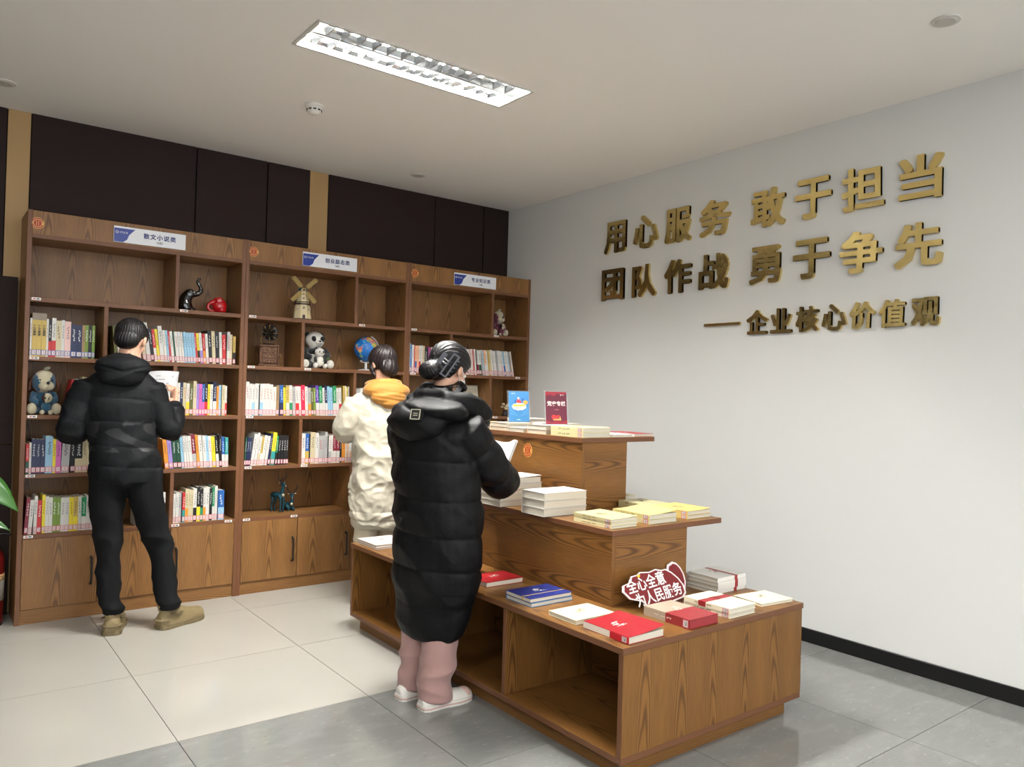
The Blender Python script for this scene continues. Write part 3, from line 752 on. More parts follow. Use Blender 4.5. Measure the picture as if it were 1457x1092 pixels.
def flat_book(x, y, z, w_, l_, t, rgb, label, group=None, spine='W', rz=0.0, lift=0.0, band=None, ink=(60, 50, 60), sticker=None, spine_rgb=None, title=True, parts=True):
    """book lying flat; (x, y) is its near-left corner, w_ along x, l_ along y"""
    r = empty('book', (x, y, z), math.radians(rz), label, 'book', group)
    m = mat('book_cover', rgb, .4); ms = mat('book_cover', spine_rgb or rgb, .45); b = .0013
    i = .003
    px0, px1 = (b, w_ - i) if spine == 'W' else ((i, w_ - b) if spine == 'E' else (i, w_ - i))
    py0, py1 = (b, l_ - i) if spine == 'S' else ((i, l_ - b) if spine == 'N' else (i, l_ - i))
    box('page_block', px0, px1, py0, py1, b, t - b, PAGES, r)
    box('back_cover', 0, w_, 0, l_, 0, b, m, r)
    if lift:
        geo_obj('front_cover', grid_sheet(0, w_, 0, l_, lambda u, v: t - b + lift * max(0, u - .25) ** 1.8 + lift * .25 * u * (1 - v)), m, r, smooth=False)
    else:
        box('front_cover', 0, w_, 0, l_, t - b, t, m, r)
    sp = {'W': (0, b, 0, l_), 'E': (w_ - b, w_, 0, l_), 'S': (0, w_, 0, b), 'N': (0, w_, l_ - b, l_)}[spine]
    box('spine', sp[0], sp[1], sp[2], sp[3], b, t - b, ms, r)
    inkm = mat('cover_ink', ink, .5)
    zt = t + .0004
    if band:
        bx = [w_ * band[1], w_ * band[2]] if band[0] == 'x' else [0, w_]
        by = [l_ * band[1], l_ * band[2]] if band[0] == 'y' else [-.0005, l_ + .0003]
        box('paper_band', bx[0] - .0004, bx[1] + .0003, by[0], by[1], 0, t + .0005, mat('book_band', band[3], .4), r)
        zt = t + .0009
    if title and not lift:
        v, f = bars(3, w_ * .34, l_ * .22, int(l_ * 1000) % 5)
        o = link('cover_title', me_from('cover_title', v, f), r, (inkm,)); o.matrix_local = frame_m((w_ * .52, l_ * .60, zt), (1, 0, 0), (0, 1, 0)) @ Matrix.Rotation(-PI / 2, 4, 'X')
    if title and lift:
        v, f = bars(3, w_ * .34, l_ * .22, 3)
        o = link('cover_title', me_from('cover_title', v, f), r, (inkm,)); o.matrix_local = frame_m((w_ * .4, l_ * .55, t + .002 + lift * .06), (1, 0, .12 * lift / .02), (0, 1, 0)) @ Matrix.Rotation(-PI / 2, 4, 'X')
    if sticker == 'W':
        s = box('spine_label', -.0006, 0, .008, .036, t * .08, t * .92, STKR, r)
        box('label_face', -.001, -.0005, .011, .033, t * .16, t * .84, STK, s)
        v, f = bars(2, .016, t * .4, 2)
        o = link('label_print', me_from('label_print', v, f), s, (INKK,)); o.matrix_local = frame_m((-.0013, .022, t / 2), (0, -1, 0), (0, 0, 1)) @ Matrix.Rotation(-PI / 2, 4, 'X')
        v, f = bars(3, .010, l_ * .4, 1)
        o = link('spine_title', me_from('spine_title', v, f), r, (inkm,)); o.matrix_local = frame_m((-.0006, l_ * .58, t / 2), (0, 0, min(1, t / .014)), (0, 1, 0)) @ Matrix.Rotation(-PI / 2, 4, 'X') @ Matrix.Scale(min(1, t / .016), 4, (1, 0, 0))
    return r
E1, E2, E3 = .4855, .8005, 1.1505
CREAM = (214, 206, 172); YEL = (206, 196, 146); WHT = (216, 214, 208)
# --- bottom tier
flat_book(1.59, -2.212, E1, .21, .155, .022, (168, 28, 36), 'dark red book with white title, lying behind the blue books', spine='N', ink=(232, 220, 210))
flat_book(1.562, -2.566, E1, .228, .170, .016, (90, 150, 200), 'pale blue book under the dark blue one on the bottom tier', 'blue books', spine='N', title=False)
b_ = flat_book(1.560, -2.562, E1 + .0165, .228, .168, .017, (26, 42, 118), 'dark blue book with a white title and gold line on top of the blue pair', 'blue books', spine='N', ink=(236, 236, 236), band=('y', .30, .33, (190, 160, 90)))
flat_book(1.557, -2.842, E1, .21, .160, .017, (218, 211, 180), 'cream book with small gold emblem between the blue and red books', spine='N', ink=(150, 120, 60))
rb = flat_book(1.560, -3.115, E1, .186, .236, .026, (160, 28, 40), 'bright red book with its cover lifting, on the near corner', spine='W', lift=.020, ink=(240, 232, 226), sticker='W', spine_rgb=(232, 226, 212))
box('spine_band', -.0005, .0012, .0, .095, .0013, .0247, mat('book_cover', (196, 32, 46), .45), rb)
bb_ = flat_book(1.885, -3.120, E1, .165, .235, .036, (176, 160, 140), 'thick grey-beige book with a broad dull red band, in front of the red sign', band=('y', 0.0, .52, (150, 48, 52)), ink=(232, 222, 210), spine='W', sticker='W')
flat_book(2.135, -3.112, E1, .172, .232, .020, (222, 214, 190), 'lower cream book of the banded pair near the right corner', 'cream books with a red band', title=False, sticker='W')
flat_book(2.132, -3.116, E1 + .0205, .172, .232, .020, (224, 216, 190), 'upper cream book with a dark red band near the right corner', 'cream books with a red band', band=('y', .52, .68, (150, 32, 40)), ink=(130, 50, 50), sticker='W')
flat_book(2.405, -3.075, E1, .20, .155, .012, (232, 224, 196), 'thin cream book at the far right corner of the bottom tier', rz=-6, spine='N', ink=(120, 110, 80))
for k in range(4):
    pos_ = ['bottom', 'second from the bottom', 'third from the bottom', 'top'][k]
    flat_book(2.405 + (k % 2) * .004, -2.842 - (k % 3) * .003, E1 + k * .0175, .205, .172, .017, WHT, f'white paperback with red stripe, {pos_} of the stack of four at right', 'white paperbacks at the right', band=('x', .60, .70, (150, 40, 44)) , spine='S', ink=(150, 60, 60), title=(k == 3))
for k in range(3):
    flat_book(2.475, -2.495, E1 + k * .0325, .135, .18, .032, (178, 40, 48), f'small red book, {ordn[k]} from the bottom of the upright stack behind the white paperbacks', 'small red books behind', spine='S', title=False, ink=(230, 220, 214))
# --- far end of the bottom tier (seen left of the black coat)
for k in range(2):
    flat_book(1.545, -1.245 + k * .004, E1 + k * .0125, .21, .225, .012, (214, 204, 200), f'{["lower", "upper"][k]} white and pink book at the far end of the bottom tier', 'white books at the far end', ink=(190, 60, 60), spine='E')
# --- middle tier
for k in range(5):
    flat_book(1.818 + .004 * (k % 2), -1.990 + .003 * (k % 3), E2 + k * .0275, .262, .175, .027, (206, 204, 198), f'thick white book, {ordn[k]} from the bottom of the tall stack by the black coat', 'tall stack of white books', spine='N', title=False, lift=.010 if k == 4 else 0)
for k in range(3):
    flat_book(1.818 + .003 * (k % 2), -2.325 + .003 * (k % 2), E2 + k * .036, .265, .165, .0355, (208, 206, 200), f'thick white book, {["lowest", "middle one", "top one"][k]} of the stack of three on the middle tier', 'stack of three white books', spine='N', title=(k == 2), ink=(150, 90, 80))
for k in range(3):
    flat_book(1.872 + .004 * (k % 2), -2.700, E2 + k * .0135, .160, .232, .013, YEL if k == 2 else (224, 216, 172), f'pale yellow paperback, {["lowest", "middle one", "top one"][k]} of the stack at the middle tier corner', 'yellow paperbacks on the corner', sticker='W', title=(k == 2), lift=.006 if k == 2 else 0, ink=(120, 90, 60))
for k in range(2):
    flat_book(2.105, -2.702, E2 + k * .0205, .185, .225, .020, (200, 188, 126) if k else (196, 186, 140), f'yellow book, {["lower", "upper, curling"][k]} of the pair in the centre of the middle tier edge', 'yellow pair in the centre', sticker='W', lift=.016 if k else 0, title=False)
for k in range(2):
    flat_book(2.375, -2.690, E2 + k * .0185, .168, .22, .018, (208, 184, 108), f'deep yellow book, {["lower", "upper"][k]} of the pair at the right end of the middle tier', 'yellow pair at the right end', sticker='W', title=bool(k), ink=(110, 80, 40), lift=.006 if k else 0)
for k in range(2):
    flat_book(2.365, -2.462, E2 + k * .0175, .165, .205, .017, (186, 176, 132), f'dull khaki book, {["lower", "upper"][k]} of the pair behind the deep yellow books', 'khaki books behind', sticker='W', title=bool(k))
flat_book(2.435, -2.20, E2, .125, .205, .040, (196, 188, 142), 'khaki book half hidden behind the upper tier, right side', sticker='W')
# --- top tier
for k in range(2):
    flat_book(2.125, -2.238, E3 + k * .0245, .19, .24, .024, (214, 208, 158), f'{["lower", "upper"][k]} thick yellow-green book of the pair at the top tier corner', 'yellow-green pair on top', sticker='W', title=bool(k))
flat_book(2.345, -2.235, E3, .135, .20, .013, WHT, 'thin white book between the yellow-green pair and the red one on top', spine='N')
flat_book(2.49, -2.235, E3, .145, .225, .016, (160, 40, 52), 'dark red book at the right end of the top tier', spine='W', ink=(230, 220, 210), spine_rgb=WHT)
flat_book(2.35, -2.00, E3, .185, .20, .020, WHT, 'white book with a curled cover behind the thin one on top', lift=.022, title=False, spine='W')
flat_book(2.33, -1.78, E3, .20, .2, .046, (228, 224, 214), 'thick white book with spine marks behind the maroon sign', sticker='W')
for k in range(2):
    flat_book(2.125, -1.96, E3 + k * .0235, .185, .155, .023, (230, 200, 168) if k == 0 else (226, 214, 206), f'{["peach", "whitish"][k]} book under the maroon sign, {["lower", "upper"][k]} of two', 'books under the maroon sign', spine='N')
flat_book(2.122, -1.775, E3, .17, .14, .022, WHT, 'white book beside the blue sign, low pile', spine='N')
for k in range(2):
    flat_book(2.125, -1.625, E3 + k * .0215, .19, .16, .021, (232, 202, 170) if k == 0 else (232, 206, 178), f'{["lower", "upper"][k]} peach book under the blue sign', 'peach books under the blue sign', spine='N')
for k in range(2):
    flat_book(2.120, -1.455, E3 + k * .0175, .19, .20, .017, [WHT, (236, 212, 150)][k], f'{["white lower", "yellowish upper"][k]} book of the pair by the woman in black', 'books at the far end of the top tier', spine='N')
for k in range(3):
    flat_book(2.35, -1.53, E3 + k * .0205, .20, .2, .020, [WHT, (236, 232, 222), WHT][k], f'white book, {ordn[k]} from the bottom of the pile between the two small signs', 'white pile between the signs', spine='W')

# --- the two small acrylic stands
ACR = mat('clear_acrylic', (240, 242, 244), 0.05, trans=0.9)
def stand(x, y, z, rz, label, draw):
    r = empty('display_stand', (x, y, z), math.radians(rz), label, 'sign stand')
    pw, ph = .124, .176
    M = Matrix.Rotation(math.radians(-8), 4, 'X')
    bk = link('acrylic_back', box_me('acrylic_back', -pw / 2 - .007, pw / 2 + .007, 0.0006, .0026, 0, ph + .004), r, (ACR,)); bk.matrix_local = M
    link('foot', box_me('foot', -pw / 2 - .007, pw / 2 + .007, .0, .055, 0, .0025), r, (ACR,))
    pr = link('print', box_me('print', -pw / 2, pw / 2, -.0006, 0, .002, ph), r); pr.matrix_local = M
    draw(pr, pw, ph)
    return r
def dq(parent, name, poly, m, lvl):
    o = geo_obj(name, prism_geo(poly, 0, .0002), m, parent, smooth=False); o.matrix_local = frame_m((0, -.0007 - lvl * .0004, 0), (1, 0, 0), (0, 0, 1)); return o
def blob(cx, cy, rx, ry, n=9, amp=.14):
    P = []
    for k in range(n * 6):
        a = 2 * PI * k / (n * 6); rr = 1 + amp * abs(math.sin(a * n / 2)); P.append((cx + rx * rr * math.cos(a), cy + ry * rr * math.sin(a)))
    return P
def draw_blue(p, w_, h_):
    p.data.materials.append(mat('poster_blue', (62, 124, 176), .35))
    for k in range(7):
        a = PI * (.12 + .13 * k); c, s = math.cos(a), math.sin(a); x1 = max(-.058, min(.058, .3 * c)); 
        dq(p, 'print_ray', [(0, .03), (x1 * .9, .03 + abs(s) * .045 + .002), (x1, .03 + abs(s) * .05 + .008)], mat('poster_ray', (84, 144, 192), .4), 0)
    dq(p, 'print_cloud', blob(0, .088, .040, .019), INKW, 1)
    dq(p, 'print_banner', [(-.036, .089), (.036, .089), (.036, .101), (-.036, .101)], mat('poster_yellow', (226, 196, 70), .4), 2)
    for k in range(6):
        v, f = bars(1, .0085, .009, k); o = link('print_title', me_from('print_title', v, f), p, (INKK,)); o.location = (-.028 + .0112 * k, -.0020, .095)
    v, f = bars(1, .05, .006, 2); o = link('print_line', me_from('print_line', v, f), p, (INKK,)); o.location = (0, -.0018, .081)
    dq(p, 'print_figure', [(-.012, .110), (.004, .108), (.016, .113), (.012, .122), (.002, .126), (.006, .134), (-.002, .142), (-.010, .136), (-.008, .126), (-.016, .120)], mat('poster_red', (206, 60, 60), .4), 2)
    dq(p, 'print_figure', blob(-.003, .136, .006, .006, 6, .05), mat('poster_skin', (240, 214, 190), .4), 3)
    dq(p, 'print_badge', blob(.040, .113, .013, .010, 8, .1), mat('poster_orange', (226, 150, 50), .4), 2)
    dq(p, 'print_wing', [(-.03, .118), (-.016, .128), (-.02, .112)], mat('poster_navy', (36, 60, 130), .4), 2)
    dq(p, 'print_wing', [(.016, .128), (.030, .140), (.024, .122)], mat('poster_navy', (36, 60, 130), .4), 2)
    v, f = bars(1, .03, .007, 1); o = link('print_logo', me_from('print_logo', v, f), p, (INKW,)); o.location = (-.034, -.0015, .163)
    v, f = bars(1, .044, .005, 4); o = link('print_line', me_from('print_line', v, f), p, (INKW,)); o.location = (0, -.0015, .014)
def draw_maroon(p, w_, h_):
    p.data.materials.append(mat('poster_maroon', (92, 16, 42), .35))
    dq(p, 'print_wave', [(-.062, .176), (-.062, .150), (-.04, .160), (-.012, .152), (.01, .166), (.04, .158), (.062, .168), (.062, .176)], mat('poster_red2', (140, 28, 44), .4), 0)
    dq(p, 'print_wave', [(-.062, .003), (.062, .003), (.062, .024), (.03, .014), (0, .020), (-.03, .012), (-.062, .022)], mat('poster_red2', (140, 28, 44), .4), 0)
    text('print_title', '党史专栏', .027, mat('ink_pale_pink', (244, 224, 222), .5), p, (0, -.0016, .112), (1, 0, 0), (0, 0, 1), offset=.0006)
    v, f = bars(1, .05, .005, 0); o = link('print_line', me_from('print_line', v, f), p, (mat('ink_rose', (200, 130, 140), .5),)); o.location = (0, -.0015, .079)
    g = mat('ink_gold', (220, 160, 90), .4)
    dq(p, 'print_flag', [(-.026, .028), (-.03, .046), (-.014, .052), (0.0, .046), (.016, .052), (.012, .034), (-.008, .030)], mat('poster_red3', (206, 44, 44), .4), 1)
    dq(p, 'print_monument', [(-.022, .022), (.028, .022), (.024, .030), (.020, .048), (.016, .030), (-.018, .028)], g, 2)
    v, f = bars(1, .03, .007, 1); o = link('print_logo', me_from('print_logo', v, f), p, (INKW,)); o.location = (.034, -.0015, .158)
stand(2.27, -1.55, 1.1945, -16, 'small acrylic stand with a blue poster and white cloud on the top tier', draw_blue)
stand(2.262, -1.885, 1.198, -16, 'small acrylic stand with a maroon poster reading 党史专栏 on the top tier', draw_maroon)

# --- the red cut-out sign
def cut_sign():
    r = empty('slogan_sign', (2.025, -2.842, E1), 0, 'red cloud-shaped slogan board with white edge reading 全心全意 为人民服务, leaning', 'slogan board')
    M = Matrix.Translation((0, 0, .0)) @ Matrix.Rotation(math.radians(-27), 4, 'X')
    out = [(x * 1.22, y * .86) for x, y in [(-.150, .100), (-.142, .128), (-.105, .138), (-.092, .165), (-.06, .168), (-.045, .178), (.0, .172), (.035, .180), (.06, .170), (.085, .172), (.110, .152), (.135, .118), (.15, .08), (.15, .04), (.13, .02), (.08, .012), (.03, .0), (-.04, .004), (-.060, .016), (-.075, .04), (-.10, .05), (-.128, .062)]]
    def off(P, k):
        cx = sum(p[0] for p in P) / len(P); cy = sum(p[1] for p in P) / len(P)
        return [(cx + (x - cx) * k, cy + (y - cy) * (k + (k - 1) * .6)) for x, y in P]
    a = geo_obj('white_board', prism_geo(out[::-1], 0, .006), mat('foam_white', (238, 228, 228), .5), r, smooth=False)
    a.matrix_local = M @ frame_m((0, 0, 0), (1, 0, 0), (0, 0, 1))
    b = geo_obj('red_face', prism_geo(off(out, .95)[::-1], .006, .0068), mat('sign_red', (118, 20, 26), .4), r, smooth=False)
    b.matrix_local = M @ frame_m((0, 0, 0), (1, 0, 0), (0, 0, 1))
    for s, x, y, sz, rz in (('全心全意', -.038, .108, .060, 4), ('为人民服务', .018, .050, .058, 4)):
        o = link('sign_lettering', text_me(s, sz, offset=.0011).copy(), r, (INKW,)); o.matrix_local = M @ frame_m((x, -.0075, y), (1, 0, 0), (0, 0, 1)) @ Matrix.Rotation(math.radians(rz), 4, 'Z')
    h = [(.010 * (math.sin(t) ** 3), .0085 * (13 * math.cos(t) - 5 * math.cos(2 * t) - 2 * math.cos(3 * t) - math.cos(4 * t)) / 16) for t in [2 * PI * k / 24 for k in range(24)]]
    o = geo_obj('yellow_heart', prism_geo([(x - .070, y + .137) for x, y in h], .0068, .0075), mat('heart_yellow', (240, 196, 50), .4), r, smooth=False); o.matrix_local = M @ frame_m((0, 0, 0), (1, 0, 0), (0, 0, 1))
    return r
cut_sign()
def ribbon_sign():
    r = empty('ribbon_sign', (2.245, -2.748, E1), 0, 'dark red ribbon-shaped board with white edge behind the slogan board', 'sign board')
    M = Matrix.Rotation(math.radians(-5), 4, 'X') @ Matrix.Diagonal((.85, 1, .74, 1))
    P = [(-.075, .150), (-.070, .185), (-.030, .200), (.0, .188), (.03, .160), (.055, .120), (.07, .07), (.06, .0), (-.05, .0), (-.06, .10)]
    a = geo_obj('white_board', prism_geo(P[::-1], 0, .005), mat('foam_white', (238, 228, 228), .5), r, smooth=False); a.matrix_local = M @ frame_m((0, 0, 0), (1, 0, 0), (0, 0, 1))
    c = [(x * .84, .095 + (y - .095) * .88) for x, y in P]
    b = geo_obj('red_face', prism_geo(c[::-1], .005, .0056), mat('sign_dark_red', (122, 20, 28), .4), r, smooth=False); b.matrix_local = M @ frame_m((0, 0, 0), (1, 0, 0), (0, 0, 1))
    d = geo_obj('fold', prism_geo([(-.05, .165), (-.02, .185), (.05, .10), (.03, .075)][::-1], .0056, .0062), mat('sign_red', (118, 20, 26), .4), r, smooth=False); d.matrix_local = M @ frame_m((0, 0, 0), (1, 0, 0), (0, 0, 1))
ribbon_sign()

# ------------------------------------------------------------------ ornaments on the bookcases
def ornament(name, loc, rz, label, cat): return empty(name, loc, math.radians(rz), label, cat)
GB = mat('glazed_black', (14, 13, 15), .12, coat=.6); GR = mat('glazed_red', (188, 20, 28), .14, coat=.6)
def black_elephant():
    r = ornament('elephant_figurine', (.895, .12, Z1 + .0005), -8, 'glossy black elephant figurine with raised trunk on the left bookcase top shelf', 'figurine')
    c = .01
    me = remesh('body', [tube_geo([(-1.5 * c, 0, 1.0 * c), (-2.6 * c, 0, 4 * c), (-2.2 * c, 0, 8 * c), (0, 0, 11.0 * c), (2.0 * c, 0, 11.5 * c)], [4.2 * c, 4.4 * c, 3.7 * c, 3.3 * c, 2.6 * c], 20, 4),
                         tube_geo([(1.5 * c, 0, 11.2 * c), (4.4 * c, 0, 11.4 * c), (6.6 * c, 0, 13.4 * c), (6.0 * c, 0, 16.2 * c), (4.6 * c, 0, 18.4 * c), (4.8 * c, 0, 20.4 * c), (6.2 * c, 0, 21.0 * c)], [2.4 * c, 1.7 * c, 1.4 * c, 1.15 * c, .95 * c, .8 * c, .75 * c], 14, 5),
                         ball_geo((1.2 * c, 0, 1.2 * c), (2.8 * c, 3.2 * c, 1.6 * c))], .0028, 4, lambda co, no: np.column_stack([co[:, 0], co[:, 1], np.maximum(co[:, 2], 0)]))
    link('body', me, r, (GB,))
    for s in (-1, 1):
        geo_obj('ear', ball_geo((-.2 * c, s * 3.0 * c, 11.0 * c), (2.2 * c, .7 * c, 2.7 * c), 16, 10, (0, .2, 0)), GB, r)
        geo_obj('eye', ball_geo((2.4 * c, s * 2.2 * c, 12.2 * c), (.5 * c, .3 * c, .45 * c), 10, 6), mat('eye_white', (220, 220, 220), .3), r)
black_elephant()
def red_elephant():
    r = ornament('elephant_figurine', (1.062, .11, Z1 + .0005), -6, 'small glossy red elephant figurine with curled trunk beside the black one', 'figurine')
    c = .01
    sp = [( -2.6 * c + (3.1 - .17 * k) * c * math.cos(2.2 + k * .5), 0, 3.7 * c + (3.1 - .17 * k) * c * math.sin(2.2 + k * .5)) for k in range(12)]
    me = remesh('body', [ball_geo((1.6 * c, 0, 5.0 * c), (4.6 * c, 3.8 * c, 4.9 * c)), ball_geo((2.8 * c, 0, 2.2 * c), (3.2 * c, 3.4 * c, 2.3 * c)),
                         tube_geo([(0, 0, 8.2 * c), (-2.2 * c, 0, 7.2 * c)] + sp, [2.4 * c, 1.7 * c] + [max(.45, 1.15 - .06 * k) * c for k in range(12)], 14, 3)], .0028, 3, lambda co, no: np.column_stack([co[:, 0], co[:, 1], np.maximum(co[:, 2], 0)]))
    link('body', me, r, (GR,))
    for s in (-1, 1):
        geo_obj('ear', ball_geo((1.0 * c, s * 3.3 * c, 8.2 * c), (2.2 * c, .8 * c, 2.2 * c), 14, 8), GR, r)
red_elephant()

def windmill():
    r = ornament('toy_windmill', (1.640, .12, Z1 + .0005), -10, 'cream toy windmill with lattice sails on the middle bookcase top shelf', 'ornament'); r.scale = (1.08,) * 3
    CR = mat('mill_cream', (224, 208, 164), .5); BR = mat('mill_brown', (66, 42, 36), .5); GD = mat('mill_sail', (176, 150, 84), .5)
    def oct(r0, r1, z0, z1, m, nm): 
        V = []; F = []
        for rr, z in ((r0, z0), (r1, z1)):
            for k in range(8):
                a = PI / 8 + k * PI / 4; V.append(Vector((rr * math.cos(a), rr * math.sin(a), z)))
        F = [(k, (k + 1) % 8, 8 + (k + 1) % 8, 8 + k) for k in range(8)] + [tuple(reversed(range(8))), tuple(range(8, 16))]
        return geo_obj(nm, (V, F), m, r, smooth=False)
    oct(.068, .066, 0, .010, BR, 'base'); oct(.058, .047, .010, .098, CR, 'lower_tower'); oct(.054, .054, .098, .108, BR, 'gallery'); oct(.043, .030, .108, .188, CR, 'upper_tower')
    geo_obj('gallery_rail', [tube_geo([(.052 * math.cos(a), .052 * math.sin(a), .116) for a in [k * PI / 8 for k in range(17)]], [.0022] * 17, 6, cap=False)], BR, r)
    geo_obj('cap', ball_geo((0, .004, .188), (.031, .036, .026), 16, 10), mat('mill_cap', (64, 94, 96), .5), r)
    geo_obj('cap_front', ball_geo((0, -.022, .19), (.017, .012, .017), 14, 8), CR, r)
    for (x, z, w_, h_) in ((0, .168, .012, .013), (0, .140, .014, .015), (0, .078, .014, .016), (-.034, .070, .012, .015), (.034, .070, .012, .015)):
        rr = .0435 if z < .1 else (.040 - (z - .108) * .16)
        fr = box('window', x - w_ / 2 - .002, x + w_ / 2 + .002, -.002, .002, z - h_ / 2 - .002, z + h_ / 2 + .002, CR, r); fr.location = (0, -rr * (.94 if x == 0 else .86) - (.006 if z < .1 else 0), 0)
        for q in (-1, 1):
            for p in (-1, 1):
                box('pane', x + q * w_ / 4 - w_ / 5, x + q * w_ / 4 + w_ / 5, -.0032, -.002, z + p * h_ / 4 - h_ / 5, z + p * h_ / 4 + h_ / 5, mat('pane_maroon', (88, 40, 40), .3), fr)
    dr = geo_obj('door', prism_geo([(-.009, 0), (.009, 0), (.009, .016)] + [(.009 * math.cos(a), .016 + .009 * math.sin(a)) for a in [PI * k / 8 for k in range(1, 8)]] + [(-.009, .016)], 0, .003), BR, r, smooth=False)
    dr.matrix_local = frame_m((0, -.055, .010), (1, 0, 0), (0, 0, 1))
    hub = geo_obj('hub', tube_geo([(0, -.030, .192), (0, -.052, .192)], [.006, .005], 10), BR, r)
    for k in range(4):
        a = math.radians(47 + 90 * k)
        M = Matrix.Translation((0, -.048, .192)) @ Matrix.Rotation(a, 4, 'Y')
        gs = [prism_geo([(-.0015, -.002), (.0015, -.002), (.0015, .001), (-.0015, .001)], 0, .105)]
        for xx in (-.012, .012): gs.append(prism_geo([(xx - .001, -.001), (xx + .001, -.001), (xx + .001, .001), (xx - .001, .001)], .026, .104))
        for q in range(8):
            zz = .026 + q * .0112; gs.append(prism_geo([(-.012, -.001), (.012, -.001), (.012, .001), (-.012, .001)], zz, zz + .0013))
        s = geo_obj('sail', [xform(g, M) for g in gs], GD, r, smooth=False)
        geo_obj('sail_cloth', xform(prism_geo([(-.0112, .0006), (.0112, .0006), (.0112, .0014), (-.0112, .0014)], .028, .103), M), mat('mill_cloth', (150, 124, 62), .7), s, smooth=False)
windmill()

def gramophone():
    r = ornament('toy_gramophone', (1.412, .12, Z2 + .0005), -14, 'small brown and black gramophone ornament on the middle bookcase', 'ornament'); r.scale = (1.18,) * 3
    BRZ = mat('carved_bronze', (96, 66, 46), .45, .25, bump=.6, bscale=90); HB = mat('horn_black', (24, 22, 22), .25, .4); BRASS = mat('brass', (170, 140, 90), .3, .9)
    box('base', -.060, .060, -.05, .05, 0, .014, BRZ, r, .003)
    box('cabinet', -.050, .050, -.042, .042, .014, .112, BRZ, r, .004)
    box('lid', -.057, .057, -.048, .048, .112, .124, BRZ, r, .003)
    for z in (.028, .056, .084):
        d = box('drawer', -.036, .036, -.046, -.041, z - .010, z + .012, BRZ, r, .002)
        geo_obj('knob', ball_geo((0, -.048, z), .004, 8, 6), BRASS, d)
    for x in (-.048, .048): geo_obj('column', tube_geo([(x, -.044, .014), (x, -.044, .112)], [.006, .006], 8), BRZ, r)
    geo_obj('turntable', lathe_geo([(0, .124), (.036, .124), (.036, .130), (0, .130)], 24), HB, r)
    geo_obj('tone_arm', tube_geo([(-.034, .02, .124), (-.040, .026, .155), (-.030, .022, .182), (-.012, .006, .185)], [.005, .005, .006, .007], 10, 4), BRASS, r)
    prof = [(.007, 0), (.010, .016), (.017, .032), (.028, .044), (.043, .052), (.049, .054), (.046, .051), (.026, .040), (.014, .028), (.006, .010)]
    M = Matrix.Translation((-.012, .006, .186)) @ Matrix.Rotation(math.radians(82), 4, 'X') @ Matrix.Rotation(math.radians(14), 4, 'Y')
    V, F = lathe_geo(prof, 24); V = [M @ v for v in V]
    geo_obj('horn', (V, F), HB, r)
    for k in range(8):
        a = 2 * PI * k / 8
        geo_obj('horn_rib', xform(tube_geo([((q[0] - .0008) * math.cos(a), (q[0] - .0008) * math.sin(a), q[1] + .0006) for q in ((.046, .052), (.028, .0412), (.016, .0285), (.008, .012))], [.0026, .002, .0016, .0012], 5), M), BRASS, r)
    geo_obj('crank', tube_geo([(.050, 0, .07), (.068, 0, .07), (.068, 0, .05)], [.003, .003, .004], 8), BRASS, r)
gramophone()

